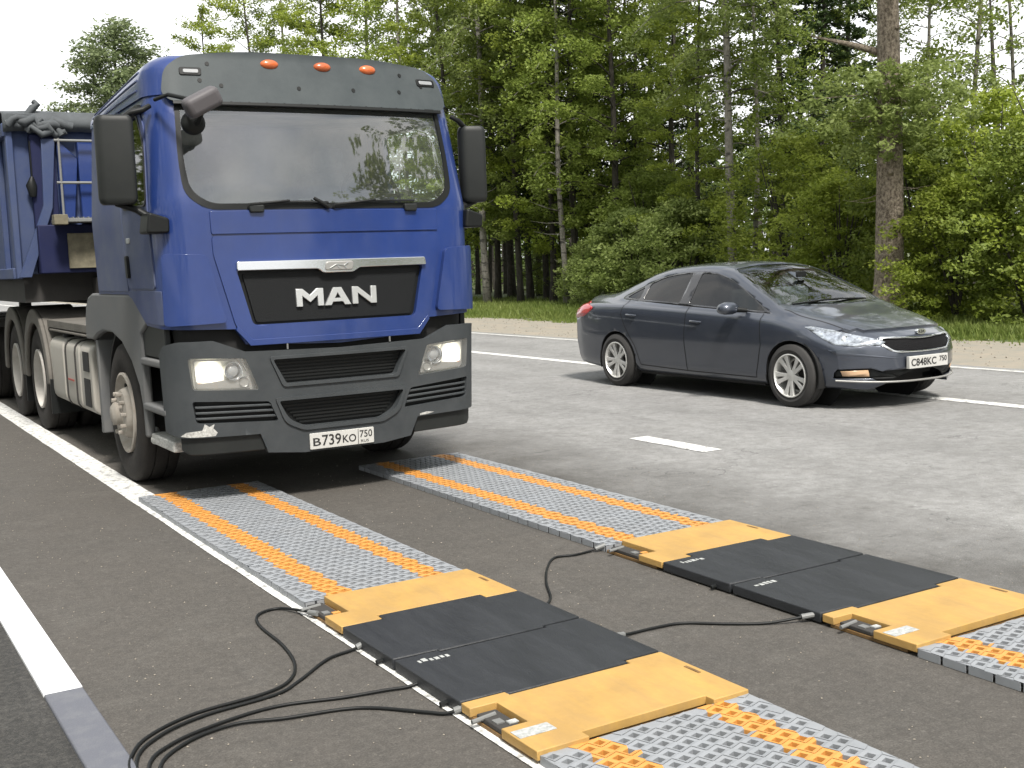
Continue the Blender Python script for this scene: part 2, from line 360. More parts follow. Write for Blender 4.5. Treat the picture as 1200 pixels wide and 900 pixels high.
# ================================================================== ground
def asphalt():
    m, n, b = nt('asphalt'); L = n.links.new
    tc = n.nodes.new('ShaderNodeTexCoord'); sx = n.nodes.new('ShaderNodeSeparateXYZ'); L(tc.outputs['Object'], sx.inputs[0])
    def noise(s, d=6, r=.6, sc=None):
        q = n.nodes.new('ShaderNodeTexNoise'); q.inputs['Scale'].default_value = s; q.inputs['Detail'].default_value = d; q.inputs['Roughness'].default_value = r
        if sc:
            mp = n.nodes.new('ShaderNodeMapping'); mp.inputs['Scale'].default_value = sc; L(tc.outputs['Object'], mp.inputs[0]); L(mp.outputs[0], q.inputs['Vector'])
        else: L(tc.outputs['Object'], q.inputs['Vector'])
        return q.outputs['Fac']
    def rng(x, a, b_, c=0, d=1):
        q = n.nodes.new('ShaderNodeMapRange'); 
        for i, v in enumerate((a, b_, c, d)): q.inputs[1 + i].default_value = v
        L(x, q.inputs[0]); return q.outputs[0]
    def math_(op, x, y):
        q = n.nodes.new('ShaderNodeMath'); q.operation = op
        for i, v in enumerate((x, y)):
            if isinstance(v, (int, float)): q.inputs[i].default_value = v
            else: L(v, q.inputs[i])
        return q.outputs[0]
    def mix(f, a, b_):
        q = n.nodes.new('ShaderNodeMix'); q.data_type = 'RGBA'
        L(f, q.inputs[0]) if not isinstance(f, float) else setattr(q.inputs[0], 'default_value', f)
        for i, v in ((6, a), (7, b_)):
            if isinstance(v, tuple): q.inputs[i].default_value = rgb(v)
            else: L(v, q.inputs[i])
        return q.outputs[2]
    # newer brown-grey lane, older pale carriageway beyond x = 4.6, nearly black strip left of the kerb
    edge = math_('ADD', sx.outputs[0], math_('MULTIPLY', math_('SUBTRACT', noise(.8, 8, .7), .5), 2.4))
    lane = mix(rng(edge, 4.0, 5.4), (.062, .059, .054), (.272, .272, .268))
    lane = mix(rng(edge, 3.9, 3.2), lane, (.078, .071, .063))
    left = math_('ADD', sx.outputs[0], math_('MULTIPLY', math_('SUBTRACT', noise(6, 8, .7), .5), .05))
    lane = mix(rng(left, .63, .60), lane, (.026, .026, .025))
    # big stains
    st = rng(noise(1.3, 8, .65), .45, .72)
    lane = mix(math_('MULTIPLY', st, .28), lane, (.050, .049, .046))
    st2 = rng(noise(.55, 5, .6, (1, .22, 1)), .52, .70)
    lane = mix(math_('MULTIPLY', st2, .35), lane, (.060, .058, .055))
    lt = rng(noise(2.7, 8, .7), .52, .72)
    lane = mix(math_('MULTIPLY', lt, .26), lane, (.15, .143, .13))
    pt = rng(noise(9, 9, .75), .40, .62); lane = mix(math_('MULTIPLY', pt, .30), lane, (.036, .034, .031))
    p3 = rng(noise(38, 6, .8), .45, .66); lane = mix(math_('MULTIPLY', p3, .30), lane, (.16, .15, .135))
    p4 = rng(noise(24, 8, .8, (1, .5, 1)), .50, .68); lane = mix(math_('MULTIPLY', p4, .34), lane, (.030, .029, .027))
    sc_ = rng(noise(3.2, 9, .8, (1, .12, 1)), .55, .72); lane = mix(math_('MULTIPLY', sc_, .18), lane, (.14, .135, .13))
    # wheel tracks in the lanes and a net of fine cracks
    def band(c, w_): return rng(math_('ABSOLUTE', math_('SUBTRACT', math_('ADD', sx.outputs[0], math_('MULTIPLY', math_('SUBTRACT', noise(.35, 2, .5), .5), .5)), c), 0.0), 0, w_, 1, 0)
    tracks = math_('ADD', band(7.0, .45), band(8.7, .45)); tracks = math_('ADD', tracks, band(4.9, .35))
    lane = mix(math_('MULTIPLY', tracks, .22), lane, (.10, .098, .094))
    cv = n.nodes.new('ShaderNodeTexVoronoi'); cv.feature = 'DISTANCE_TO_EDGE'; cv.inputs['Scale'].default_value = .55; cv.inputs['Randomness'].default_value = 1
    wv = n.nodes.new('ShaderNodeVectorMath'); wv.operation = 'ADD'; nw = n.nodes.new('ShaderNodeTexNoise'); nw.inputs['Scale'].default_value = 3; nw.inputs['Detail'].default_value = 6; L(tc.outputs['Object'], nw.inputs['Vector'])
    L(tc.outputs['Object'], wv.inputs[0]); L(nw.outputs['Color'], wv.inputs[1]); L(wv.outputs[0], cv.inputs['Vector'])
    ck = math_('MULTIPLY', rng(cv.outputs['Distance'], .0, .006, 1, 0), rng(noise(.9, 4, .6), .50, .60)); ck = math_('MULTIPLY', ck, rng(sx.outputs[0], 4.4, 5.0))
    lane = mix(math_('MULTIPLY', ck, .7), lane, (.03, .03, .03))
    ruf = rng(noise(4, 10, .85, (.35, 1.6, 1)), .56, .66); ruf = math_('MULTIPLY', ruf, band(4.9, .8))
    lane = mix(math_('MULTIPLY', ruf, .8), lane, (.05, .048, .045))
    # aggregate grain
    gr = rng(noise(150, 3, .7), .30, .72, .60, 1.4)
    vo = n.nodes.new('ShaderNodeTexVoronoi'); vo.inputs['Scale'].default_value = 85; L(tc.outputs['Object'], vo.inputs['Vector'])
    sp = rng(vo.outputs['Color'], .85, .98, 1, 1.45)
    q = n.nodes.new('ShaderNodeVectorMath'); q.operation = 'SCALE'; L(lane, q.inputs[0]); L(math_('MULTIPLY', gr, sp), q.inputs['Scale'])
    L(q.outputs[0], b.inputs['Base Color'])
    b.inputs['Roughness'].default_value = .82; b.inputs['Specular IOR Level'].default_value = .35
    bp = n.nodes.new('ShaderNodeBump'); bp.inputs['Strength'].default_value = .55; bp.inputs['Distance'].default_value = .006
    h = math_('ADD', noise(120, 4, .7), math_('MULTIPLY', noise(14, 5, .6), .8)); L(h, bp.inputs['Height']); L(bp.outputs[0], b.inputs['Normal'])
    return m
M['asphalt'] = asphalt()
def paint(name, col, wear, wcol=(.10, .10, .095), scale=18):
    m, n, b = nt(name); L = n.links.new
    tc = n.nodes.new('ShaderNodeTexCoord'); q = n.nodes.new('ShaderNodeTexNoise'); q.inputs['Scale'].default_value = scale; q.inputs['Detail'].default_value = 9; q.inputs['Roughness'].default_value = .75
    L(tc.outputs['Object'], q.inputs['Vector'])
    r = n.nodes.new('ShaderNodeMapRange'); r.inputs[1].default_value = .60 - wear * .25; r.inputs[2].default_value = .75 - wear * .2; r.inputs[4].default_value = min(1, .5 + wear)
    L(q.outputs['Fac'], r.inputs[0]); mx = n.nodes.new('ShaderNodeMix'); mx.data_type = 'RGBA'; mx.inputs[6].default_value = rgb(col); mx.inputs[7].default_value = rgb(wcol)
    L(r.outputs[0], mx.inputs[0]); L(mx.outputs[2], b.inputs['Base Color']); b.inputs['Roughness'].default_value = .7
    q2 = n.nodes.new('ShaderNodeTexNoise'); q2.inputs['Scale'].default_value = 130; L(tc.outputs['Object'], q2.inputs['Vector'])
    bp = n.nodes.new('ShaderNodeBump'); bp.inputs['Strength'].default_value = .4; bp.inputs['Distance'].default_value = .004; L(q2.outputs['Fac'], bp.inputs['Height']); L(bp.outputs[0], b.inputs['Normal'])
    return m
M['white_paint'] = paint('white road paint', (.66, .66, .64), .5)
M['kerb_white'] = paint('white kerb paint', (.66, .67, .69), .16, (.30, .30, .30))
M['kerb_grey'] = paint('grey kerb', (.105, .11, .13), .5, (.13, .135, .15), 9)
M['old_paint'] = paint('worn road paint', (.50, .50, .48), .45, (.16, .155, .15), 10)
M['sand'] = mat('sandy shoulder', (.27, .235, .185), .9, col2=(.21, .20, .17), vscale=2.5, bump=.7, bscale=30)
M['soil'] = mat('forest floor', (.045, .055, .022), .95, col2=(.10, .12, .04), vscale=.8, bump=.8, bscale=6)

def sheet(name, x0, x1, y0, y1, z, m, nx=1, ny=1, wob=0):
    vs = []; 
    for j in range(ny + 1):
        for i in range(nx + 1):
            x = x0 + (x1 - x0) * i / nx; y = y0 + (y1 - y0) * j / ny
            if wob and i in (0, nx): x += wob * (noise.noise(Vector((y * 3, i * 9, 0))) + .5 * noise.noise(Vector((y * 11, i * 5, 3))))
            vs.append((x, y, z))
    fs = [(j * (nx + 1) + i, j * (nx + 1) + i + 1, (j + 1) * (nx + 1) + i + 1, (j + 1) * (nx + 1) + i) for j in range(ny) for i in range(nx)]
    me = bpy.data.meshes.new(name); me.from_pydata(vs, [], fs); o = link(name, me, m, None, 0); tag(o, kind='structure'); return o
sheet('ground', -900, 900, -300, 1500, -.02, M['soil'])
sheet('road', -14, 12.15, -60, 420, 0, M['asphalt'], 1, 1)
sheet('road_shoulder', 12.0, 15.4, -60, 300, -.006, M['sand'], 1, 400, .5)
sheet('edge_line', 1.715, 1.90, -3, 300, .004, M['white_paint'], 1, 1200, .006)
sheet('centre_line', 9.27, 9.45, -3, 300, .004, M['white_paint'], 1, 1200, .01)
sheet('far_edge_line', 11.82, 11.96, -3, 300, .004, M['old_paint'], 1, 1200, .014)
for y in (6.7, 16.8, 27, 37, 47):
    sheet('lane_dash', 5.68, 5.87, y, y + .93 if y < 7 else y + 3, .004, M['white_paint'], 1, 30, .01)
# kerb: long stones set almost level with the asphalt
k = MB(); k.box(.60, .735, 4.345, 30, -.05, .016); tag(k.build('kerb', M['kerb_white'], bevel=.006), kind='structure')
k = MB(); k.box(.60, .735, -6, 4.340, -.05, .014); tag(k.build('kerb', M['kerb_grey'], bevel=.006), kind='structure')

# ================================================================== weighing strips
M['yellow'] = mat('yellow ramp plate', (.46, .275, .068), .55, var=.12, vscale=5, dust=.30, dcol=(.24, .16, .085), dscale=5, dst=(3, .7, 1), bump=.08, bscale=60)
M['brown_edge'] = mat('ramp underside', (.16, .09, .03), .7, var=.3, vscale=20)
M['pad'] = mat('black rubber pad', (.009, .010, .012), .36, spec=.4, dust=.28, dcol=(.046, .050, .056), dscale=4, dst=(3, .6, 1), bump=.25, bscale=200)
M['mat_grey'] = mat('grey plastic grid', (.27, .29, .315), .5, var=.14, vscale=10, dust=.30, dcol=(.15, .145, .14), dscale=5)
M['mat_orange'] = mat('orange plastic grid', (.62, .275, .05), .5, var=.10, vscale=10, dust=.22, dcol=(.28, .16, .09), dscale=5)
M['label_white'] = mat('worn sticker', (.36, .37, .36), .6, var=.3, vscale=60)
H = .048
def grid_mat(x0, x1, y0, y1, label, z1=.034):
    org = ((x0 + x1) / 2, (y0 + y1) / 2, 0); root = thing('grid_mat', org, label, 'ramp mat', 'plastic grid ramp mats')
    a = math.radians(19); p = .0535
    P = Vector((-math.sin(a), math.cos(a))) * p; Q = Vector((math.cos(a), math.sin(a))) * p
    W = x1 - x0; bands = {'grey_grid': MB(org), 'o1': MB(org), 'o2': MB(org)}
    def cls(c):
        t = (c.x - x0) / W
        if .15 < t < .295: return 'o1'
        if .745 < t < .875: return 'o2'
        return 'grey_grid'
    cells = {}
    n = int((abs(x1 - x0) + abs(y1 - y0)) / p) + 4
    for i in range(-n, n):
        for j in range(-n, n):
            c = Vector((org[0], org[1])) + P * i + Q * j
            if x0 - .022 < c.x < x1 + .022 and y0 - .022 < c.y < y1 + .022: cells[(i, j)] = c
    for (i, j), c in cells.items():
        mb = bands[cls(c)]; g = .27
        o = [c + P * s * .5 + Q * t * .5 for s, t in ((-1, -1), (-1, 1), (1, 1), (1, -1))]
        h = [c + P * s * g * .92 + Q * t * g * 1.05 for s, t in ((-1, -1), (-1, 1), (1, 1), (1, -1))]
        zz = z1 - .0015 * ((i + j) % 2)
        vs = [(*q, zz) for q in o] + [(*q, zz - .002) for q in h] + [(*q, .002) for q in h] + [(*q, .002) for q in o]
        fs = [(k, (k + 1) % 4, 4 + (k + 1) % 4, 4 + k) for k in range(4)] + [(4 + k, 4 + (k + 1) % 4, 8 + (k + 1) % 4, 8 + k) for k in range(4)]
        if min(q.x for q in h) < x0 + .004 or max(q.x for q in h) > x1 - .004 or min(q.y for q in h) < y0 + .004 or max(q.y for q in h) > y1 - .004:
            vs = vs[:4]; fs = [(0, 1, 2, 3)]
        wv = 0
        vs = [(max(x0 + (wv if a_ < x0 + .01 else 0), min(x1 + wv, a_)), max(y0, min(y1, b_)), c_) for a_, b_, c_ in vs]
        for fq in fs:
            cx_ = sum(vs[k][0] for k in fq) / len(fq); bands[cls(Vector((cx_, 0)))].add([vs[k] for k in fq], [tuple(range(len(fq)))])
    rim = MB(org)
    k = int((y1 - y0) / .107); st = [y0 + (y1 - y0) * i / k for i in range(k + 1)]
    for a_, b_ in zip(st, st[1:]):
        for xx in (x0 - .001, x1 - .002): rim.box(xx, xx + .003, a_ + .006, b_ - .006, .002, z1 - .003)
    for xx in [x0 + .004 + i * .0535 for i in range(int(W / .0535))]:
        for yy in (y0 - .001, y1 - .002): rim.box(xx, xx + .044, yy, yy + .003, .002, z1 - .003)
    rim.build('side_rim', M['mat_grey'], root, 0)
    bands['grey_grid'].build('grey_grid', M['mat_grey'], root, 0)
    for b in ('o1', 'o2'): bands[b].build('orange_grid', M['mat_orange'], root, 0)
    return root
def plate(x0, x1, ya, yb, flip, label, stick):
    """yellow ramp plate; the edge at yb is the one that meets the black pad (flip: pad is on the far side)"""
    W = x1 - x0; org = ((x0 + x1) / 2, (ya + yb) / 2, 0); root = thing('ramp_plate', org, label, 'ramp plate', 'yellow ramp plates at the ends of the weighing pads')
    r = .045; s = 1 if flip else -1
    # outline with a recess for the pad's tongue and one for the mat, and the lock notch on the left side
    hi, lo = max(ya, yb), min(ya, yb)
    if flip:   # pad beyond (hi side), mat nearer (lo side)
        P = [(x0, lo), (x0 + .19, lo), (x0 + .19, lo + .045), (x1 - .15, lo + .045), (x1 - .15, lo), (x1, lo), (x1, hi), (x1 - .16, hi), (x1 - .16, hi - .03), (x0 + .17, hi - .03), (x0 + .17, hi),
             (x0, hi), (x0, hi - .06), (x0 + .10, hi - .06), (x0 + .10, hi - .26), (x0, hi - .26)]
    else:      # pad nearer (lo side)
        P = [(x0, lo), (x0 + .18, lo), (x0 + .18, lo + .055), (x1 - .16, lo + .055), (x1 - .16, lo), (x1, lo), (x1, hi), (x0 + .11, hi), (x0 + .11, lo + .18), (x0, lo + .18)]
    t = MB(org); t.prism(P, .016, H, 2); t.build('top_plate', M['yellow'], root, bevel=.003)
    b = MB(org); b.box(x0 + .008, x1 - .008, lo + .05, hi - .035 if flip else hi - .01, .001, .0155); b.build('base_plate', M['brown_edge'], root, bevel=.002)
    n0, n1 = (hi - .25, hi - .07) if flip else (lo + .19, hi - .03)
    c = MB(org); c.box(x0 + .012, x0 + .085, n0 + .01, n1 - .01, .0158, .034); c.build('lock_housing', M['chassis'], root, bevel=.004)
    c = MB(org); c.box(x0 + .02, x0 + .05, n0 + .05, n0 + .085, .0343, .039); c.build('lock_catch', M['galv'], root); c = MB(org); c.tube([(x0 + .06, n1 - .05, .036), (x0 - .03, n1 - .055, .030)], .008); c.build('connector', M['galv'], root)
    c = MB(org); c.box(x0 + .055, x0 + .09, n0 + .03, n0 + .055, .0343, .038); c.build('warning_tag', M['mat_orange'] if not flip else M['label_white'], root)
    c = MB(org); xe = x1 - .035; c.box(xe, xe + .012, (lo + hi) / 2 - .02, (lo + hi) / 2 + .06, H + .0005, H + .002); c.build('slot', M['brown_edge'], root, 0)
    if stick:
        c = MB(org); c.box(x0 + .006, x0 + .14, lo + .105, lo + .165, H + .0005, H + .002); c.build('sticker', M['label_white'], root, 0)
    return root
def pad(x0, x1, ya, yb, tongue_lo, label, mark=True):
    org = ((x0 + x1) / 2, (ya + yb) / 2, 0); root = thing('weighing_pad', org, label, 'weighing pad', 'black weighing pads')
    lo, hi = ya, yb
    if tongue_lo:   # nearer pad: tongue into the nearer yellow plate, stepped seam beyond
        P = [(x0, lo + .004), (x0 + .165, lo + .004), (x0 + .165, lo - .026), (x1 - .165, lo - .026), (x1 - .165, lo + .004), (x1, lo + .004), (x1, hi), (x1 - .18, hi), (x1 - .18, hi - .018), (x0 + .18, hi - .018), (x0 + .18, hi), (x0, hi)]
    else:
        P = [(x0, lo + .004), (x0 + .184, lo + .004), (x0 + .184, lo - .014), (x1 - .184, lo - .014), (x1 - .184, lo + .004), (x1, lo + .004), (x1, hi - .004), (x1 - .165, hi - .004), (x1 - .165, hi + .05), (x0 + .185, hi + .05), (x0 + .185, hi - .004), (x0, hi - .004)]
    t = MB(org); t.prism(P, .006, H + .002, 2); t.build('pad_body', M['pad'], root, bevel=.005)
    c = MB(org); c.tube([(x0 + .02, lo + .1, .02), (x0 - .025, lo + .1, .015)], .009); c.build('cable_plug', M['black'], root)
    if mark:
        c = MB(org); R = random.Random(int(x0 * 100 + ya * 10))
        x = x0 + .06
        while x < x0 + .19:
            wd = R.uniform(.010, .022); yy = hi - .085 + R.uniform(-.006, .006)
            c.box(x, x + wd, yy, yy + R.uniform(.014, .03), H + .0022, H + .0030); x += wd + .008
        c.build('stencil_mark', M['label_white'], root, 0)
    return root
X0, X1, X2, X3 = 1.735, 2.572, 3.36, 4.20
grid_mat(X0 + .01, X1, .2, 2.83, 'near strip grey and orange grid mat cut by the bottom edge of the photo')
plate(X0, X1, 2.825, 3.295, True, 'yellow ramp plate of the near strip closest to the camera with a white sticker', True)
pad(X0, X1, 3.30, 3.805, True, 'black weighing pad of the near strip beside the closest yellow ramp plate')
pad(X0, X1, 3.817, 4.30, False, 'black weighing pad of the near strip on the side towards the truck', False)
plate(X0, X1, 4.305, 4.765, False, 'yellow ramp plate of the near strip on the side towards the truck', False)
grid_mat(X0 + .02, X1, 4.77, 7.78, 'grey and orange grid mat in front of the truck wheel beside the white line')
grid_mat(X2, X3 - .01, .2, 2.79, 'grey and orange grid mat of the far strip at the right edge of the photo')
plate(X2, X3, 2.79, 3.255, True, 'yellow ramp plate of the far strip at the right edge with a white sticker', True)
pad(X2, X3, 3.26, 3.785, True, 'black weighing pad of the far strip beside the right yellow ramp plate')
pad(X2, X3, 3.797, 4.275, False, 'black weighing pad of the far strip on the side towards the truck')
plate(X2, X3, 4.28, 4.745, False, 'yellow ramp plate of the far strip nearest the truck', False)
grid_mat(X2 + .01, X3, 4.75, 7.86, 'grey and orange grid mat of the far strip running up to the truck bumper')

# ------------------------------------------------------------------ cables
def smooth_path(P, k=6):
    out = []; n = len(P)
    for i in range(n - 1):
        p0, p1, p2, p3 = (Vector(P[max(0, min(n - 1, j))]) for j in (i - 1, i, i + 1, i + 2))
        for j in range(k):
            t = j / k; out.append(.5 * ((2 * p1) + (p2 - p0) * t + (2 * p0 - 5 * p1 + 4 * p2 - p3) * t * t + (3 * p1 - p0 - 3 * p2 + p3) * t ** 3))
    out.append(Vector(P[-1])); return out
def cable(P, label, r=.0063, z=.008, ends=(0,)):
    org = (P[0][0], P[0][1], 0)
    pts = [Vector((x, y, z + .0015 * math.sin(i * 1.3))) for i, (x, y) in enumerate(P)]
    for e in ends: pts[e].z = .03
    root = thing('data_cable', org, label, 'cable', 'black cables of the weighing pads')
    c = MB(org); c.tube(smooth_path(pts), r, 8); c.build('cord', M['black'], root, 60)
    for e in ends:
        p = pts[e]; q = pts[1] if e == 0 else pts[-2]; dv = (q - p).normalized()
        c = MB(org); c.tube([p - dv * .012, p + dv * .045], .012, 10); c.build('plug', M['galv'], root)
    return root
Z0 = [(.70, 3.30), (.66, 2.9), (.66, 2.4)]
cable([(1.74, 4.60), (1.67, 4.83), (1.56, 4.81), (1.51, 4.66), (1.5, 4.35), (1.46, 4.11), (1.38, 3.95), (1.26, 3.88), (1.01, 3.85), (.84, 3.76), (.75, 3.64)] + [(.70, 3.45)] + Z0[1:], 'black cable looping back from the yellow plate nearest the truck wheel')
cable([(1.76, 4.12), (1.70, 4.12), (1.58, 4.08), (1.41, 3.93), (1.29, 3.85), (1.03, 3.81), (.85, 3.72), (.74, 3.56), (.70, 3.2), (.69, 2.8), (.69, 2.4)], 'black cable leaving the side of the black pad nearest the truck')
cable([(1.79, 3.62), (1.71, 3.63), (1.62, 3.65), (1.47, 3.68), (1.27, 3.74), (1.09, 3.72), (.88, 3.64), (.76, 3.49), (.73, 3.1), (.72, 2.7), (.72, 2.4)], 'black cable running straight from the middle of the near strip')
cable([(1.76, 3.30), (1.70, 3.33), (1.65, 3.38), (1.53, 3.52), (1.43, 3.58), (1.24, 3.62), (1.08, 3.67), (.90, 3.61), (.78, 3.44), (.76, 3.0), (.76, 2.6), (.76, 2.4)], 'black cable lying lowest, bending towards the closest yellow plate')
cable([(3.37, 4.77), (3.30, 4.79), (3.2, 4.78), (3.09, 4.8), (2.95, 4.65), (2.81, 4.44), (2.69, 4.22), (2.585, 4.12)], 'black cable curling from the far strip to the near strip close to the truck', .006)
cable([(2.585, 3.58), (2.68, 3.62), (2.81, 3.62), (2.93, 3.6), (3.06, 3.49), (3.2, 3.39), (3.36, 3.31)], 'black cable stretched across the gap between the two sets of black pads', .006, ends=(0, -1))
# ================================================================== the truck
XC, Y0 = 2.965, 7.13
def lerp_t(z, t):
    if z <= t[0][0]: return t[0][1]
    for (a, b), (d, e) in zip(t, t[1:]):
        if z <= d:
            k = (z - a) / (d - a); return b + (e - b) * k
    return t[-1][1]
FY = [(.3, .02), (1.0, 0), (1.9, .03), (2.5, .17), (2.86, .30)]
WW = [(.3, 1.055), (1.0, 1.075), (1.15, 1.09), (1.9, 1.11), (2.6, 1.06), (2.9, 1.03)]
RC = .22
def cab_s(u, z, o=0):
    W = lerp_t(z, WW); s = 1 if u >= 0 else -1; a = abs(u); k = 1.12 - RC
    if a <= k: x = a; y = .05 * (a / k) ** 2; nx, ny = 0, -1
    elif a <= k + RC * PI / 2:
        t = (a - k) / RC; x = k + RC * math.sin(t); y = .05 + RC * (1 - math.cos(t)); nx, ny = math.sin(t), -math.cos(t)
    else: x = 1.12; y = .05 + RC + (a - k - RC * PI / 2); nx, ny = 1, 0
    fr = max(0, 1 - y / 1.8)
    return Vector((XC + s * (x * W / 1.12 + nx * o), Y0 + y + lerp_t(z, FY) * fr + ny * o, z))
TO = (XC, Y0, 0)
truck = thing('truck', TO, 'blue cab tractor truck with dark grey bumper, lit headlights and chrome grille bar', 'truck')
def tp(name, outer, holes, m, parent=None, o=0.0, th=.02, **k):
    return wrap_panel(name, outer, holes, m, parent or truck, cab_s, TO, o, th, **k)
def mir(P): return [(-x, z) for x, z in P[::-1]]

ws = rnd(sym([(.80, 1.892), (.93, 1.985), (.955, 2.20), (.955, 2.60)]), [.10, .10, .1, .03, .03, .1, .10, .10], 4)
sidewin = rnd([(1.25, 1.93), (1.86, 1.93), (1.86, 2.50), (1.40, 2.50), (1.25, 2.30)], .06)
grille = rnd(sym([(.585, 1.15), (.665, 1.50)]), .03, 3)
# --- painted shell: nose, pillars, doors' surroundings
shell = [(-2.92, 1.36), (-1.98, 1.36), (-1.55, 1.16), (-.70, 1.13), (-.64, 1.03), (0, 1.0), (.64, 1.03), (.70, 1.13), (1.55, 1.16), (1.98, 1.36), (2.92, 1.36), (2.92, 2.64), (-2.92, 2.64)]
farwin = rnd([(1.25, 1.93), (2.35, 1.93), (2.35, 2.50), (1.40, 2.50), (1.25, 2.30)], .06)
cab = tp('cab', shell, [ws, farwin, mir(sidewin), grille], M['blue'], th=.03, us=.05, zs=.06)
# nose flap above, hood panel below with a fine gap between them
tp('front_flap', rnd(sym([(.80, 1.725), (.80, 1.870)]), .012, 2), [], M['blue'], o=.012, th=.02)
tp('hood_panel', rnd(sym([(.635, 1.045), (.70, 1.16), (.80, 1.60), (.80, 1.715)]), [.02] * 8, 2), [grille], M['blue'], o=.014, th=.02)
for s in (1, -1):
    q = [(.755, 1.175), (1.13, 1.165), (1.10, 1.615), (.845, 1.60), (.825, 1.50)]
    q = rnd(q, .035)
    tp('wind_deflector', q if s > 0 else mir(q), [], M['blue'], o=.040, th=.045, bevel=.012)
# lower lip of the nose
tp('nose_lip', sym([(.62, 1.02), (.70, 1.12), (.69, 1.15), (.60, 1.06)]), [], M['blue'], o=.022, th=.02)
# doors
for s in (1, -1):
    w0 = sidewin if s < 0 else farwin; e = 0 if s < 0 else .49
    q = rnd([(1.235, 1.40), (1.93 + e, 1.40), (1.93 + e, 2.56), (1.36, 2.56), (1.235, 2.42)], .03)
    f = (lambda P: P) if s > 0 else mir
    dr = tp('door', f(q), [f(w0)], M['blue_dusty'] if s < 0 else M['blue'], o=.008, th=.012)
    tp('door_handle', f(rnd([(1.83 + e, 1.47), (1.89 + e, 1.47), (1.89 + e, 1.62), (1.83 + e, 1.62)], .02)), [], M['black'], dr, o=.028, th=.02)
    tp('window_seal', f(rnd([(1.235, 1.915), (1.875 + e, 1.915), (1.875 + e, 2.515), (1.39, 2.515), (1.235, 2.31)], .06)), [f(w0)], M['black'], dr, o=.014, th=.008)
    tp('side_window', f(rnd([(1.245, 1.925), (1.865 + e, 1.925), (1.865 + e, 2.505), (1.395, 2.505), (1.245, 2.305)], .06)), [], M['side_glass'] if s < 0 else M['far_glass'], o=-.008, th=0, bevel=0)
    tp('rain_deflector', f([(1.22, 2.50), (1.90 + e, 2.51), (1.92 + e, 2.545), (1.30, 2.56)]), [], M['black'], dr, o=.03, th=.03)
    tp('turn_indicator', f(rnd([(1.75, 1.70), (1.84, 1.70), (1.84, 1.735), (1.75, 1.735)], .01)), [], M['clear_lens'], dr, o=.016, th=.01)
# dusty rear side of the cab, behind the door
for s in (1, -1):
    f = (lambda P: P) if s > 0 else mir
    tp('side_panel', f(rnd([(1.955 if s < 0 else 2.445, 1.38), (2.90, 1.38), (2.90, 2.60), (1.955 if s < 0 else 2.445, 2.60)], .02)), [], M['blue_dusty'], o=.006, th=.008)
    tp('lower_side_panel', f(rnd([(1.16, 1.17), (1.56, 1.175), (1.95, 1.37), (1.95, 1.385), (1.16, 1.385)], .01)), [], M['blue_dusty'], o=.006, th=.008)
# windscreen, black surround, seals
tp('windscreen', rnd(sym([(.805, 1.885), (.94, 1.98), (.965, 2.20), (.965, 2.61)]), [.10, .10, .1, .03, .03, .1, .10, .10], 4), [], M['windshield'], o=-.006, th=0, bevel=0)
wi = rnd(sym([(.785, 1.915), (.905, 2.0), (.935, 2.20), (.935, 2.60)]), [.10, .10, .1, .03, .03, .1, .10, .10], 4)
tp('windscreen_seal', rnd(sym([(.81, 1.878), (.945, 1.975), (.968, 2.20), (.968, 2.61)]), [.10, .10, .1, .03, .03, .1, .10, .10], 4), [wi], M['black'], o=.004, th=.008)
tp('screen_band', sym([(.93, 2.475), (.94, 2.575)]), [], M['black'], o=-.013, th=.004)
# fascia above the windscreen
fas = rnd(sym([(.985, 2.555), (1.03, 2.61), (1.01, 2.76), (.91, 2.85), (.52, 2.890)]), [.03, .03, .05, .12, .2, .2, .12, .05, .03, .03], 4)
roofvis = tp('roof_fascia', fas, [], M['visor_plastic'], o=.045, th=.06, bevel=.02, us=.04, zs=.03)
tp('fascia_shadow_gap', sym([(.97, 2.535), (.97, 2.562)]), [], M['black'], o=.045, th=.05)
for u in (-.305, .085, .44):
    c = cab_s(u, 2.812, .047); l = MB(TO); l.lathe([(-.012, .0001), (-.012, .045), (.0, .045), (.012, .036), (.020, .018), (.022, .0001)], (0, 0, 0), 'y', 20)
    l.v = [tuple(Vector((p[0] + TO[0], p[1] + TO[1], p[2]))) for p in l.v]
    l.v = [tuple(Vector((p[0] * 1.35, -p[1] * 1.1, p[2] * .72)) + (c - Vector(TO))) for p in l.v]
    l.build('marker_lamp', M['amber'], roofvis, 60)
    bz = MB(TO); bz.box(c.x - .075, c.x + .075, c.y + .002, c.y + .012, c.z - .030, c.z - .018); bz.build('lamp_base', M['black'], roofvis, bevel=.003)
for u in (-.855, .90):
    fr = tp('lamp_frame', rnd([(u - .07, 2.722), (u + .07, 2.722), (u + .07, 2.772), (u - .07, 2.772)], .015), [], M['black'], roofvis, o=.053, th=.01)
    tp('position_lamp', rnd([(u - .05, 2.735), (u + .05, 2.735), (u + .05, 2.760), (u - .05, 2.760)], .01), [], M['clear_lens'], fr, o=.058, th=.01)
for u, z in ((-.74, 2.80), (-.66, 2.66), (-.12, 2.66), (.29, 2.665), (.70, 2.79), (.66, 2.67), (-.80, 2.69), (.86, 2.72)):
    tp('mount_plug', circ(u, z, .014, 10), [], M['black'], roofvis, o=.049, th=.006, us=0, zs=0, bevel=0)
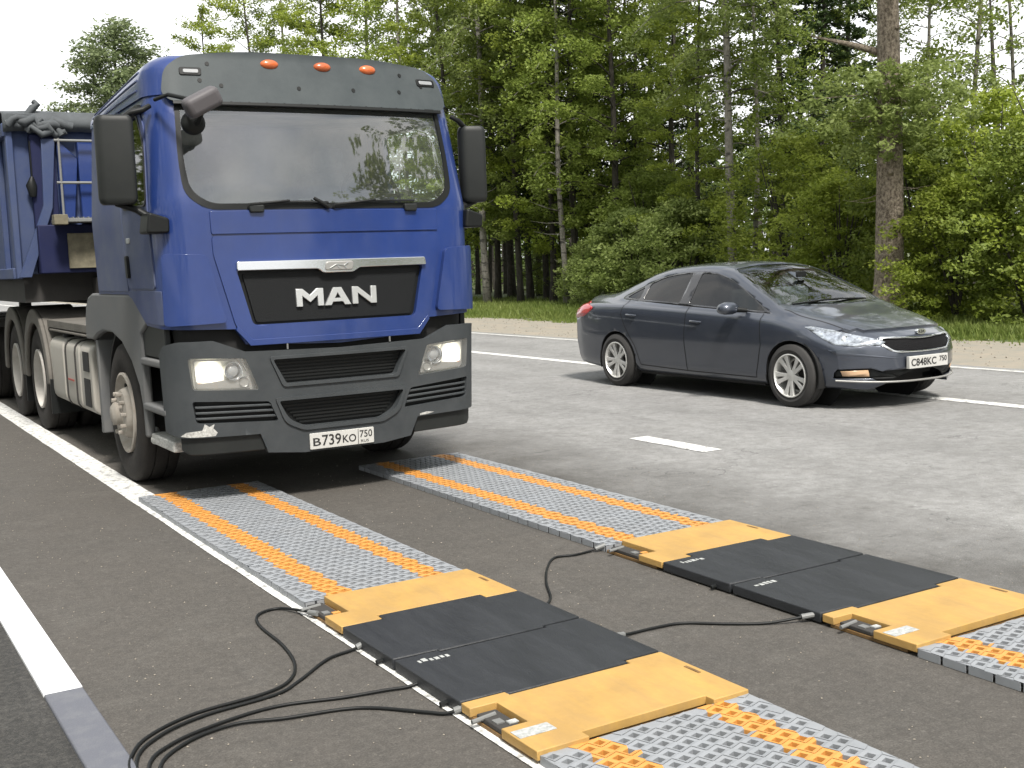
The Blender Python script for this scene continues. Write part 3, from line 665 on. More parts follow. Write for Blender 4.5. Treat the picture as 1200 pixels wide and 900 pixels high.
# roof
def roof():
    us = [-2.92 + i * 5.84 / 72 for i in range(73)]; cen = Vector((XC, Y0 + 1.0, 0)); v = []; f = []
    lv = [(0, 2.60, 0), (.0, 2.70, 0), (.015, 2.765, .25), (.05, 2.815, .55), (.12, 2.855, .8), (.28, 2.88, .95), (.6, 2.892, 1), (.98, 2.896, 1)]
    for sh, z, t in lv:
        for u in us:
            p = cab_s(u, min(z, 2.66), .012); q = p + (Vector((cen.x, cen.y, 0)) - Vector((p.x, p.y, 0))) * sh * .8
            back = max(0, (p.y - Y0 - .3) / 1.7)
            zz = 2.60 + (z - 2.60) * (1 - .52 * back ** 1.3) - .03 * back
            v.append((q.x, q.y, zz))
    n = len(us)
    for i in range(len(lv) - 1):
        for j in range(n - 1): f.append((i * n + j, i * n + j + 1, (i + 1) * n + j + 1, (i + 1) * n + j))
        f.append((i * n + n - 1, i * n, (i + 1) * n, (i + 1) * n + n - 1))
    f.append(tuple((len(lv) - 1) * n + j for j in range(n)))
    b = MB(TO); b.add(v, f); r = b.build('roof', M['blue'], truck, 50)
    # raised ribs along both roof edges
    for s in (-1, 1):
        for k in (0, 1, 2):
            g = MB(TO); P = []
            for i in range(14):
                u = 1.32 + i * .118; p = cab_s(s * u, 2.66, .012); back = max(0, (p.y - Y0 - .3) / 1.7)
                h = (2.66, 2.725, 2.775)[k]; sh = (0, .006, .018)[k]
                q = p + (cen - Vector((p.x, p.y, 0))) * sh; P.append((q.x, q.y, 2.60 + (h - 2.60) * (1 - .52 * back ** 1.3) - .03 * back))
            g.tube(P, .009, 6); g.build('roof_rib', M['blue_dusty'], r, 60)
roof()
# cab back wall and floor
b = MB(TO); yb = cab_s(2.92, 2).y
b.box(XC - 1.06, XC + 1.06, yb - .03, yb, 1.20, 2.62); b.build('back_wall', M['blue_dusty'], truck, bevel=.01)
b = MB(TO); b.box(XC - 1.02, XC + 1.02, Y0 + .12, yb - .035, 1.14, 1.20); b.build('cab_floor', M['interior_dark'], truck)
# --- grille insert, bar, emblem, letters
gp = tp('grille', rnd(sym([(.59, 1.14), (.67, 1.51)]), .03, 3), [], M['black'], o=-.020, th=.02)
tp('grille_panel', rnd(sym([(.560, 1.165), (.625, 1.475)]), .02, 3), [], mat('matt grille plastic', (.009, .010, .011), .6, spec=.2, bump=.3, bscale=300), gp, o=-.004, th=.012)
bar = tp('chrome_bar', rnd([(-.668, 1.495), (-.13, 1.490), (-.09, 1.462), (.12, 1.462), (.17, 1.490), (.685, 1.492), (.675, 1.545), (-.665, 1.552)], .012), [], M['chrome'], o=.038, th=.045, bevel=.012, us=.03)
tp('emblem', rnd([(-.085, 1.475), (.115, 1.475), (.125, 1.535), (-.075, 1.535)], .02), [], M['dull_silver'], bar, o=.046, th=.02, bevel=.006)
g = MB(TO)   # lion-like streak relief on the emblem
for a, b_ in (((-.05, 1.49), (.0, 1.515)), ((.0, 1.515), (.05, 1.505)), ((.05, 1.505), (.08, 1.522)), ((.0, 1.512), (.02, 1.488)), ((.05, 1.505), (.065, 1.487))):
    g.tube([cab_s(*a, .048), cab_s(*b_, .048)], .004, 6)
g.build('emblem_relief', M['chrome'], bar)
LET = {'M': ([(0, 0), (.22, 0), (.22, .60), (.5, .22), (.78, .60), (.78, 0), (1, 0), (1, 1), (.76, 1), (.5, .63), (.24, 1), (0, 1)], []),
       'A': ([(0, 0), (.24, 0), (.31, .19), (.69, .19), (.76, 0), (1, 0), (.65, 1), (.35, 1)], [[(.385, .39), (.615, .39), (.5, .72)]]),
       'N': ([(0, 0), (.23, 0), (.23, .64), (.76, 0), (1, 0), (1, 1), (.77, 1), (.77, .36), (.24, 1), (0, 1)], [])}
for ch, a, b_ in (('M', -.285, -.095), ('A', -.088, .100), ('N', .112, .292)):
    fz = lambda P: [(a + (b_ - a) * x, 1.250 + .114 * y) for x, y in P]
    tp('letter', fz(LET[ch][0]), [fz(h_) for h_ in LET[ch][1]], M['silver'], gp, o=.014, th=.018, us=0, zs=0, bevel=.002)

# --- bumper
g1 = rnd(sym([(.405, .765), (.49, .925)]), .02, 3); g2 = rnd(sym([(.28, .478), (.40, .53), (.465, .655)]), [.03, .05, .02, .02, .05, .03], 4)
hl = rnd([(.590, .738), (1.005, .765), (1.02, .965), (.668, .945)], .02, 3)
vent = rnd([(.47, .528), (1.00, .555), (1.015, .695), (.525, .660)], .02, 3)
bo = [(-1.24, .50), (-1.10, .465), (-.60, .455), (-.555, .33), (-.30, .305), (.30, .305), (.52, .33), (.58, .455), (1.10, .465), (1.24, .50), (1.24, .99), (1.17, 1.045), (1.08, 1.065), (.86, 1.065), (.66, .985), (0, .970), (-.66, .985), (-.86, 1.065), (-1.08, 1.065), (-1.17, 1.045), (-1.24, .99)]
bumper = tp('bumper', bo, [g1, g2, hl, mir(hl), vent, mir(vent)], M['grey_plastic'], o=.035, th=.05, bevel=.010, us=.045, zs=.05)
# moulded frame ribs round the middle openings and across the bumper
def ring(outer, inner): return outer, [inner]
tp('opening_frame', rnd(sym([(.43, .745), (.515, .945)]), .025, 3), [g1], M['grey_plastic'], bumper, o=.047, th=.02, bevel=.006)
tp('opening_frame', rnd(sym([(.30, .452), (.43, .51), (.49, .677)]), [.03, .05, .02, .02, .05, .03], 4), [g2], M['grey_plastic'], bumper, o=.047, th=.02, bevel=.006)
def slats(z0, z1, n, wf, m, nm, depth=.0, zt=.008):
    g = MB(TO)
    for i in range(n):
        z = z0 + (z1 - z0) * (i + .5) / n; w_ = wf(z); us_ = [-w_ + 2 * w_ * j / 16 for j in range(17)]
        for a, b_ in zip(us_, us_[1:]):
            A, B = cab_s(a, z, depth), cab_s(b_, z, depth)
            g.add([A + Vector((0, 0, -zt)), B + Vector((0, 0, -zt)), B + Vector((0, 0, zt)), A + Vector((0, 0, zt)), A + Vector((0, .03, -zt)), B + Vector((0, .03, -zt)), B + Vector((0, .03, zt)), A + Vector((0, .03, zt))],
                  [(0, 1, 2, 3), (3, 2, 6, 7), (1, 0, 4, 5)])
    g.build(nm, m, bumper, 0)
tp('opening_mesh', rnd(sym([(.42, .745), (.51, .945)]), .02, 3), [], M['black'], bumper, o=-.018, th=.01)
slats(.775, .925, 7, lambda z: .40 + (z - .765) * .5, M['black'], 'mesh_bars', -.008, .006)
tp('opening_mesh', rnd(sym([(.30, .46), (.42, .51), (.49, .675)]), .02, 3), [], M['black'], bumper, o=-.020, th=.01)
slats(.49, .65, 7, lambda z: .29 + (z - .478) * .95, M['black'], 'mesh_bars', -.008, .006)
for s in (1, -1):
    f = (lambda P: P) if s > 0 else mir
    tp('vent_back', f(rnd([(.45, .50), (1.04, .53), (1.05, .72), (.50, .68)], .02)), [], M['black'], bumper, o=-.010, th=.01)
    for i in range(3):
        zz = .578 + i * .036
        tp('vent_slat', f([(.485 + i * .012, zz - .022), (1.0, zz - .004), (1.005, zz + .012), (.49 + i * .012, zz - .006)]), [], M['grey_plastic'], bumper, o=.028, th=.03, bevel=.004)
    # headlight: dark shell, chrome bowl, lit inner lamp, clear lens
    h = tp('headlight', f(rnd([(.57, .72), (1.03, .75), (1.04, .985), (.65, .965)], .02)), [], M['reflector'], o=-.045, th=.01)
    tp('lens', f(rnd([(.588, .737), (1.008, .764), (1.022, .967), (.666, .947)], .02)), [], M['lens'], h, o=.034, th=0, bevel=0)
    lc = cab_s(s * .90, .868, .0) - Vector(TO)
    tp('lit_reflector', f(rnd([(.80, .800), (.992, .805), (.998, .945), (.815, .940)], .03)), [], lamp_mat('lit reflector', lc, .105, 3.2), h, o=-.002, th=.02)
    for (u, z, rr, lit) in ((.745, .868, .055, False), (.68, .795, .030, False)):
        c = cab_s(s * u, z, .0); l = MB(TO)
        l.lathe([(.045, .002), (.04, rr * .45), (.02, rr * .8), (-.012, rr), (-.016, rr * 1.08), (.03, rr * 1.12)], c, 'y', 24); l.build('bowl', M['chrome'] if not lit else M['reflector'], h, 60)
        l = MB(TO); l.lathe([(-.004, .0002), (-.001, rr * .4), (.004, rr * .62), (.012, rr * .64)], c, 'y', 20); l.build('bulb', M['warm_lamp'] if lit else M['clear_lens'], h, 60)
    tp('indicator', f(rnd([(.70, .765), (.97, .785), (.975, .805), (.70, .785)], .006)), [], M['amber'], h, o=.0, th=.012)
    tp('lamp_bezel', f(rnd([(.62, .75), (.99, .773), (1.0, .955), (.68, .94)], .02)), [f(rnd([(.64, .825), (.985, .80), (.99, .945), (.69, .93)], .02))], M['dull_silver'], h, o=.004, th=.02)
    # dark lower skirt
    tp('skirt', f(rnd([(.56, .345), (1.06, .350), (1.12, .38), (1.12, .475), (.56, .465)], .015)), [], M['black_soft'], o=.012, th=.03, bevel=.006)
tp('scrape_mark', [(-1.10, .475), (-1.04, .468), (-.90, .470), (-.885, .49), (-.91, .52), (-.90, .545), (-.93, .53), (-.955, .55), (-.97, .51), (-1.06, .50)], [], M['scrape'], bumper, o=.0365, th=.004, us=.03, zs=.02, bevel=0)
tp('scrape_mark', [(.60, .462), (.66, .464), (.72, .474), (.66, .482), (.60, .474)], [], M['scrape'], bumper, o=.0365, th=.004, us=.03, zs=.02, bevel=0)
tp('inner_shield', [(-1.2, .92), (1.2, .92), (1.2, 1.36), (-1.2, 1.36)], [], M['dark'], o=-.06, th=.02, bevel=0)
for u in (-.38, .37):
    c = MB(TO); p = cab_s(u, .985, .03); c.tube([p, p + Vector((0, 0, .035))], .006, 6); c.build('grab_stud', M['galv'], bumper)
# tow eye cover line, number plate
pl = tp('number_plate', rnd([(-.266, .318), (.214, .318), (.214, .424), (-.266, .424)], .008), [], M['plate'], bumper, o=.050, th=.01, bevel=.002, us=.05)
text_on('lettering', 'B', (-.244, -.188, .340, .392), cab_s, M['plate_black'], pl, TO, .0515, .003, .012)
text_on('lettering', '739', (-.178, -.038, .336, .408), cab_s, M['plate_black'], pl, TO, .0515, .003, .012)
text_on('lettering', 'KO', (-.026, .076, .340, .392), cab_s, M['plate_black'], pl, TO, .0515, .003, .012)
text_on('lettering', '750', (.104, .200, .362, .410), cab_s, M['plate_black'], pl, TO, .0515, .003, .008)
text_on('lettering', 'RUS', (.112, .172, .330, .347), cab_s, M['plate_black'], pl, TO, .0515, .003, .0)
tp('lettering', [(.090, .322), (.094, .322), (.094, .420), (.090, .420)], [], M['plate_black'], pl, o=.0515, th=.003, us=0, zs=0, bevel=0)
# --- wipers
for a, b_ in (((-.55, 1.905), (-.02, 1.915)), ((.02, 1.90), (.62, 1.925))):
    g = MB(TO); g.tube([cab_s(a[0] + (b_[0] - a[0]) * t, a[1] + (b_[1] - a[1]) * t + .01 * math.sin(PI * t), .022) for t in [i / 8 for i in range(9)]], .008, 6)
    g.tube([cab_s(a[0], a[1] - .02, .01), cab_s(a[0], a[1], .03), cab_s((a[0] + b_[0]) / 2, (a[1] + b_[1]) / 2 + .02, .03)], [.012, .010, .006], 6)
    g.build('wiper', M['black'], truck, 60)
for u in (-.505, .585):
    tp('wiper_foot', rnd([(u - .045, 1.855), (u + .045, 1.855), (u + .05, 1.905), (u - .05, 1.905)], .012), [], M['black_soft'], o=.035, th=.04, bevel=.008)
g = MB(TO); g.tube([cab_s(-.12, 1.945, .026), cab_s(-.08, 1.92, .03), cab_s(-.02, 1.885, .02)], [.010, .012, .016], 8); g.build('wiper_joint', M['black'], truck)
# --- mirrors
def rbox(mb, x0, x1, y0, y1, z0, z1, mtx=None): mb.box(x0, x1, y0, y1, z0, z1, mtx); return mb
for s in (-1, 1):
    X = lambda x: XC + s * (XC - x)       # x given for the left side
    def bx(x0, x1): return (min(X(x0), X(x1)), max(X(x0), X(x1)))
    a, b_ = bx(1.575, 1.79) if s < 0 else (4.10, 4.27)
    if s < 0: X = lambda x: x
    mh = MB(TO); P = rnd([(a, 7.40), (b_, 7.34), (b_, 7.50), (a, 7.50)], .04)
    lo, hi = 1.925, 2.465
    k = len(P); vs = []; cxm, cym = (a + b_) / 2, 7.44
    for z, sc in ((lo, .80), (lo + .012, .93), (lo + .04, 1), (hi - .04, 1), (hi - .012, .93), (hi, .80)): vs += [(cxm + (x - cxm) * sc, cym + (y - cym) * sc, z) for x, y in P]
    fs = [(i * k + j, i * k + (j + 1) % k, (i + 1) * k + (j + 1) % k, (i + 1) * k + j) for i in range(5) for j in range(k)] + [tuple(range(k))[::-1], tuple(range(5 * k, 6 * k))]
    mh.add(vs, fs); mirror = mh.build('mirror', M['black_soft'], truck, 50)
    g = MB(TO); g.box(a + .02, b_ - .02, 7.501, 7.504, lo + .04, hi - .04); g.build('mirror_glass', M['chrome'], mirror, 0)
    sx = 1.86 if s < 0 else 4.07
    cx = b_ if s < 0 else a
    g = MB(TO); g.tube([(cx + s * .06, 7.44, hi - .02), (cx, 7.42, hi + .02), (sx + .0 * s, 7.40, 2.50), (sx - s * .05, 7.42, 2.53)], [.016, .02, .018, .016], 8); g.build('mirror_arm', M['black'], mirror, 60); g = MB(TO)
    g.tube([(cx + s * .12, 7.45, lo + .01), (cx, 7.43, lo - .03), (sx, 7.38, 1.84), (sx - s * .03, 7.36, 1.80)], [.018, .022, .026, .03], 8); g.build('mirror_arm', M['black'], mirror, 60)
    g = MB(TO); g.prism(rnd([(sx - .07 * 1, 1.74), (sx + .07, 1.74), (sx + .075, 1.83), (sx - .05, 1.87)], .02), 7.22, 7.42, 1); g.build('arm_bracket', M['black'], mirror, bevel=.012)
# kerb-view mirror hanging from the upper left corner
mt = Matrix.Translation((2.115, 7.0, 2.505)) @ Matrix.Rotation(math.radians(-28), 4, 'Y') @ Matrix.Rotation(math.radians(12), 4, 'X')
g = MB(TO); g.box(-.115, .115, -.055, .055, -.062, .062, mt); km = g.build('kerb_mirror', mat('faded mirror shell', (.085, .080, .086), .5, spec=.3, dust=.15, dcol=(.12, .11, .11)), truck, bevel=.035, seg=4)
g = MB(TO); g.tube([(1.93, 7.36, 2.56), (1.97, 7.2, 2.57), (2.06, 7.03, 2.52)], .013, 8); g.tube([(2.13, 7.05, 2.47), (2.12, 7.12, 2.40), (2.09, 7.2, 2.36)], .016, 8); g.build('mirror_stalk', M['black'], km, 60)
g = MB(TO); g.lathe([(-.03, .001), (-.028, .05), (-.01, .072), (.02, .072), (.03, .05), (.032, .001)], (2.10, 7.16, 2.40), 'y', 20); g.build('front_mirror', M['black'], km, 60)
# --- interior
b = MB(TO); b.box(XC - .98, XC + .98, 7.32, 7.68, 1.62, 1.88); b.box(XC + .12, XC + .90, 7.45, 7.75, 1.70, 1.93); b.build('dashboard', M['interior_dark'], truck, bevel=.05, seg=3)
b = MB(TO); b.box(XC - .14, XC - .02, 7.36, 7.40, 1.885, 1.955); b.box(XC + .20, XC + .32, 7.38, 7.42, 1.92, 1.96); b.build('dashboard_box', M['black'], truck, bevel=.01)
b = MB(TO); n = 28; P = [(XC + .58 + .215 * math.cos(2 * PI * i / n), 7.78 + .09 * math.sin(2 * PI * i / n), 2.0 + .195 * math.sin(2 * PI * i / n)) for i in range(n + 1)]; b.tube(P, .016, 8, False)
b.tube([(XC + .58, 7.78, 2.0), (XC + .58, 7.62, 1.8)], .03, 8); b.tube([(XC + .37, 7.78, 2.0), (XC + .79, 7.78, 2.0)], .014, 6); b.build('steering_wheel', M['black'], truck, 60)
for x in (XC - .58, XC + .58):
    b = MB(TO); b.box(x - .25, x + .25, 8.05, 8.55, 1.50, 1.66); b.box(x - .24, x + .24, 8.50, 8.66, 1.62, 2.22); b.box(x - .13, x + .13, 8.53, 8.64, 2.24, 2.42); b.build('seat', M['seat'], truck, bevel=.05, seg=3)
b = MB(TO); b.box(XC - 1.03, XC + 1.03, 8.80, 8.84, 1.2, 2.6); b.box(XC - 1.0, XC + 1.0, 7.55, 8.80, 2.585, 2.60); b.build('interior_lining', M['interior'], truck)

# --- left side and right side lower parts: wheel arch fender, steps, mudguards, tank
WX = 1.885                       # outer face of the tyres
AY1, AY2, AY3 = 8.60, 12.20, 13.62
def on_side(s):                  # mirrored x for the other side of the truck
    return (lambda x: x) if s < 0 else (lambda x: 2 * XC - x)
for s in (-1, 1):
    X = on_side(s)
    arch = [(9.30, .62), (9.31, .85), (9.22, 1.0), (9.05, 1.07), (8.75, 1.08), (8.45, 1.02), (8.20, .90), (8.02, .74), (7.96, .60), (7.95, .40)]
    outer = [(7.40, .40), (7.40, .47), (7.42, .62), (7.44, .93), (7.46, 1.13), (7.72, 1.17), (7.98, 1.34), (8.20, 1.365), (9.44, 1.365), (9.58, 1.33), (9.66, 1.22), (9.68, .98), (9.60, .62)]
    # side well with the two steps cut out
    step_lo = rnd([(7.47, .66), (7.88, .66), (7.90, .90), (7.48, .90)], .01); step_hi = None
    def side_fn(u, z, o): return Vector((X(1.905 - o), u, z))
    poly = arch + outer
    q = wrap_panel('wheel_fender', poly if s > 0 else poly, [], M['fender_plastic'], truck, (lambda u, z, o, X=X: Vector((X(1.895 - o), u, z))), TO, .0, .05, us=.12, zs=.12, bevel=.012) if False else None
    g = MB(TO); g.prism([(9.42, 1.0), (9.25, 1.05), (9.05, 1.08), (8.75, 1.08), (8.45, 1.02), (8.20, .90), (8.02, .74), (7.96, .60), (7.95, .40), (7.90, .40), (7.90, 1.10), (7.72, 1.17), (7.98, 1.34), (8.20, 1.362), (9.36, 1.362), (9.50, 1.335), (9.60, 1.27), (9.66, 1.16), (9.68, 1.0)], X(1.868), X(1.93), 0)
    fender = g.build('wheel_fender', M['fender_plastic'], truck, bevel=.018, seg=3)
    # top of the arch, running inwards over the wheel
    A = [(9.67, .98), (9.655, 1.15), (9.59, 1.265), (9.49, 1.33), (9.36, 1.355), (8.2, 1.355), (7.98, 1.33), (7.98, 1.30), (8.2, 1.325), (9.35, 1.33), (9.47, 1.30), (9.56, 1.24), (9.62, 1.14), (9.64, .98)]
    g = MB(TO); g.prism(A, X(1.93), X(2.45), 0); g.build('arch_top', M['fender_plastic'], fender, 50)
    B = circ(8.62, .50, .64, 18, -.15, PI + .15); B2 = circ(8.62, .50, .615, 18, -.15, PI + .15)[::-1]
    g = MB(TO); g.prism(B + B2, X(1.93), X(2.40), 0); g.build('arch_liner', M['dark'], fender, 50)
    # step well between bumper and wheel
    g = MB(TO); g.box(min(X(2.10), X(2.14)), max(X(2.10), X(2.14)), 7.40, 7.95, .42, 1.30); g.build('step_well', M['dark'], truck)
    g = MB(TO); g.box(min(X(1.89), X(1.93)), max(X(1.89), X(1.93)), 7.36, 7.93, .955, 1.17); g.build('step_panel', M['black_soft'], truck, bevel=.008)
    for z in (.945, .640):
        g = MB(TO); x0, x1 = sorted((X(1.865), X(2.09))); g.box(x0, x1, 7.37, 7.93, z - .05, z); g.build('step', M['fender_plastic'], truck, bevel=.015, seg=3)
    g = MB(TO); x0, x1 = sorted((X(1.90), X(2.02))); g.box(x0, x1, 7.36, 7.94, .36, .43); g.tube([(X(1.95), 7.5, .40), (X(1.92), 7.9, .38), (X(1.95), 8.0, .44)], .03, 8); g.build('step_bracket', M['scrape'] if s < 0 else M['chassis'], truck, bevel=.01)
    # mud flap strut behind the front wheel
    g = MB(TO); x0, x1 = sorted((X(1.885), X(2.30))); g.box(x0, x1, 9.36, 9.42, .27, 1.0); g.build('mud_flap', M['fender_plastic'], truck, bevel=.01)
# deck plate, chassis rails
b = MB(TO); b.box(XC - .42, XC - .33, 7.6, 14.6, .70, .98); b.box(XC + .33, XC + .42, 7.6, 14.6, .70, .98); b.box(XC - .95, XC + .95, 7.55, 7.85, .45, .95)
b.box(XC - .9, XC + .9, AY1 - .06, AY1 + .06, .42, .56)
for y in (AY2, AY3): b.box(XC - .9, XC + .9, y - .07, y + .07, .42, .58); b.lathe([(-.2, .10), (-.1, .2), (.1, .2), (.2, .10)], (XC, y, .5), 'x', 16)
b.box(XC - .7, XC + .7, 8.1, 9.4, .55, 1.18); b.box(XC - .5, XC + .5, 11.9, 13.0, 1.02, 1.12)
b.build('chassis', M['chassis'], truck, bevel=.01)
b = MB(TO); b.box(XC - 1.06, XC + 1.06, 9.70, 11.55, 1.00, 1.02); b.box(XC - 1.05, XC - .55, 9.62, 11.7, 1.03, 1.10); b.build('deck_plate', M['deck'], truck, bevel=.006)
for s in (-1, 1):
    X = on_side(s)
    P = lambda w_: rnd([(X(1.90), .36), (X(1.90), .95), (X(2.48), .95), (X(2.48), .36)] if s < 0 else [(X(2.48), .36), (X(2.48), .95), (X(1.90), .95), (X(1.90), .36)], .10, 4)
    for nm, y0, y1 in (('fuel_tank', 10.92, 11.56), ('fuel_tank', 10.22, 10.88), ('battery_box', 9.72, 10.18)):
        g = MB(TO); g.prism(P(0), y0, y1, 1); t_ = g.build(nm, M['tank'], truck, bevel=.02, seg=3)
        if nm == 'battery_box':
            for z0, z1 in ((.72, .88), (.43, .66)):
                g = MB(TO); x0, x1 = sorted((X(1.892), X(1.898))); g.box(x0, x1, 9.80, 10.02, z0, z1); g.build('box_opening', M['dark'], t_, 0)
        elif y0 > 10.5:
            g = MB(TO); x0, x1 = sorted((X(1.94), X(1.99))); g.lathe([(0, .001), (0, .05), (.03, .05), (.03, .001)], (X(2.0), 11.15, .95), 'z', 16); g.build('filler_cap', M['black'], t_)
        else:
            for yy in (10.34, 10.76):
                g = MB(TO); Q = rnd([(X(1.893), .353), (X(1.893), .957), (X(2.486), .957), (X(2.486), .353)] if s < 0 else [(X(2.486), .353), (X(2.486), .957), (X(1.893), .957), (X(1.893), .353)], .105, 4)
                g.prism(Q, yy, yy + .045, 1); g.build('tank_strap', M['chassis'], t_, 50)
            g = MB(TO); x0, x1 = sorted((X(1.888), X(1.894))); g.box(x0, x1, 10.45, 10.70, .60, .615); g.build('red_stripe', mat('red stripe', (.3, .06, .05), .6), t_, 0)
    for y in (AY2, AY3):
        o_ = circ(y, .50, .695, 22, .0, PI); i_ = circ(y, .50, .672, 22, .0, PI)[::-1]; i2 = circ(y, .49, .565, 22, .0, PI)[::-1]
        g = MB(TO); g.prism(o_ + i_, X(1.90), X(2.48), 0); mg = g.build('mudguard', M['deck'], truck, 50, bevel=.004)
        g = MB(TO); g.prism(o_ + i2, X(1.862), X(1.90), 0); g.build('guard_skirt', M['deck'], mg, 50, bevel=.012)
        g = MB(TO); x0, x1 = sorted((X(1.87), X(2.46))); g.box(x0, x1, y - .70, y - .67, .22, .55); g.build('mud_flap', M['black'], mg, bevel=.004)
# --- wheels
def tyre_prof(r, w_, rr):
    h = w_ / 2
    return [(-h * .75, rr), (-h * .92, rr + .02), (-h, rr + (r - rr) * .45), (-h * .97, r - .05), (-h * .86, r - .012), (-h * .70, r), (-h * .36, r), (-h * .34, r - .012), (-h * .30, r - .012), (-h * .28, r), (h * .28, r), (h * .30, r - .012), (h * .34, r - .012), (h * .36, r), (h * .70, r), (h * .86, r - .012), (h * .97, r - .05), (h, rr + (r - rr) * .45), (h * .92, rr + .02), (h * .75, rr)]
def truck_wheel(root, org, cx, cy, s, front, r=.505):
    c = (cx, cy, r); g = MB(org)
    g.lathe(tyre_prof(r, .29, .285), c, 'x', 40)
    if not front: g.lathe(tyre_prof(r, .27, .285), (cx - s * .31, cy, r), 'x', 32)
    wh = g.build('wheel', M['tyre'], root, 50)
    g = MB(org)
    if front: pr = [(.10, .288), (.145, .292), (.150, .275), (.12, .262), (.10, .245), (.075, .20), (.115, .185), (.165, .165), (.175, .12), (.175, .085), (.215, .080), (.235, .055), (.235, .001)]
    else: pr = [(.10, .288), (.145, .292), (.150, .275), (.10, .262), (.02, .25), (-.06, .225), (-.09, .17), (-.085, .115), (-.01, .11), (.06, .10), (.075, .06), (.075, .001)]
    g.lathe([(a * s, rr) for a, rr in pr], c, 'x', 40)
    g.build('rim', M['rim'] if front else M['rim_back'], wh, 40)
    g = MB(org)
    for i in range(10):
        a = 2 * PI * i / 10; R_ = .142 if front else .145; a0 = .165 if front else -.09; y, z = cy + R_ * math.cos(a), r + R_ * math.sin(a)
        g.tube([(cx + s * a0, y, z), (cx + s * (a0 + .04), y, z)], .015, 6)
    g.build('wheel_nuts', M['rim'], wh)
    if front:
        g = MB(org)
        for i in range(10):
            a = 2 * PI * (i + .5) / 10; y, z = cy + .222 * math.cos(a), r + .222 * math.sin(a)
            g.tube([(cx + s * .088, y, z), (cx + s * .099, y, z)], .022, 10)
        g.build('rim_openings', M['dark'], wh)
    return wh
for s in (-1, 1):
    X = on_side(s)
    truck_wheel(truck, TO, X(WX + .145), AY1, s, True)
    for y in (AY2, AY3): truck_wheel(truck, TO, X(WX + .145), y, s, False)

# ================================================================== tipper trailer
RO = (XC, 11.65, 0)
tr = thing('tipper_trailer', RO, 'worn blue tipper trailer with rolled grey tarpaulin coupled behind the cab', 'trailer')
tr.scale = (1, 1, 1.02)
XL, XR, YT, YE = 1.67, 4.26, 11.65, 18.6
b = MB(RO)
b.box(XL + .04, XR - .04, YT + .05, YE, 1.50, 2.84); body = b.build('tipper_body', M['blue_trailer'], tr, bevel=.02)
b = MB(RO)
for i in range(9): y = YT + .5 + i * .86; b.box(XL - .015, XL + .04, y, y + .09, 1.5, 2.84); b.box(XR - .04, XR + .015, y, y + .09, 1.5, 2.84)
b.box(XL - .02, XL + .05, YT + .02, YE, 2.74, 2.86); b.box(XR - .05, XR + .02, YT + .02, YE, 2.74, 2.86); b.box(XL - .02, XL + .05, YT + .02, YE, 1.46, 1.56); b.box(XR - .05, XR + .02, YT + .02, YE, 1.46, 1.56)
b.build('body_ribs', M['blue_trailer'], body, bevel=.008)
# front wall with corner post, brace and hoist cover
b = MB(RO); b.box(XL + .20, XL + .42, YT - .02, YT + .05, 1.50, 2.76); b.build('front_panel', M['blue_deep'], tr, bevel=.01)
b = MB(RO); b.add([(XL + .02, YT - .06, 1.47), (XL + .13, YT - .06, 1.47), (XL + .36, YT - .06, 2.10), (XL + .42, YT - .06, 2.72), (XL + .30, YT - .06, 2.72), (XL + .28, YT - .06, 2.12)] + [(x, YT - .01, z) for x, z in ((XL + .02, 1.47), (XL + .13, 1.47), (XL + .36, 2.10), (XL + .42, 2.72), (XL + .30, 2.72), (XL + .28, 2.12))],
    [(0, 1, 2, 5), (5, 2, 3, 4), (6, 11, 8, 7), (11, 10, 9, 8), (0, 6, 7, 1), (1, 7, 8, 2), (2, 8, 9, 3), (3, 9, 10, 4), (4, 10, 11, 5), (5, 11, 6, 0)])
b.build('corner_brace', M['blue_trailer'], tr, bevel=.006)
b = MB(RO); b.box(XL, XL + .06, YT - .02, YT + .08, 1.46, 2.80); b.build('corner_post', M['blue_trailer'], tr, bevel=.01)
b = MB(RO); b.box(XR - .06, XR, YT - .02, YT + .08, 1.46, 2.80); b.build('corner_post', M['blue_trailer'], tr, bevel=.01)
b = MB(RO)
b.add([(XL + .44, YT - .03, 1.98), (XL + .56, YT - .03, 1.98), (XL + .62, YT - .03, 2.55), (XL + .44, YT - .03, 2.72)] + [(x, YT + .06, z) for x, z in ((XL + .44, 1.98), (XL + .56, 1.98), (XL + .62, 2.55), (XL + .44, 2.72))], [(0, 1, 2, 3), (0, 4, 5, 1), (1, 5, 6, 2), (2, 6, 7, 3), (3, 7, 4, 0)])
b.box(XL + .62, XR - .62, YT - .05, YT + .06, 1.98, 2.72); b.build('hoist_cover', M['blue'], tr, bevel=.01)
b = MB(RO); b.box(XL + .20, XR - .20, YT - .14, YT + .05, 1.50, 1.94); b.build('lower_wall', M['blue_deep'], tr, bevel=.01)
b = MB(RO); b.box(XL + .34, XR - .34, YT - .38, YT - .02, 1.955, 1.985)
for i in range(40): x = XL + .38 + i * .045; b.box(x, x + .012, YT - .375, YT - .03, 1.985, 1.998)
b.build('catwalk', M['galv'], tr, bevel=.003)
b = MB(RO); b.box(XL + .30, XL + .42, YT - .42, YT - .30, 1.93, 2.02); b.build('catwalk_bracket', M['beige_plate'], tr, bevel=.006)
b = MB(RO); b.box(XL + .45, XL + .72, YT - .165, YT - .142, 1.54, 1.86); b.build('stained_panel', M['beige_plate'], tr, bevel=.004)
b = MB(RO)
for z in (2.32, 2.70): b.tube([(XL + .40, YT - .12, z), (XR - .40, YT - .12, z)], .013, 8)
b.tube([(XL + .44, YT - .12, 2.0), (XL + .44, YT - .12, 2.72)], .012, 8)
b.build('hand_rail', M['galv'], tr, 60)
b = MB(RO)
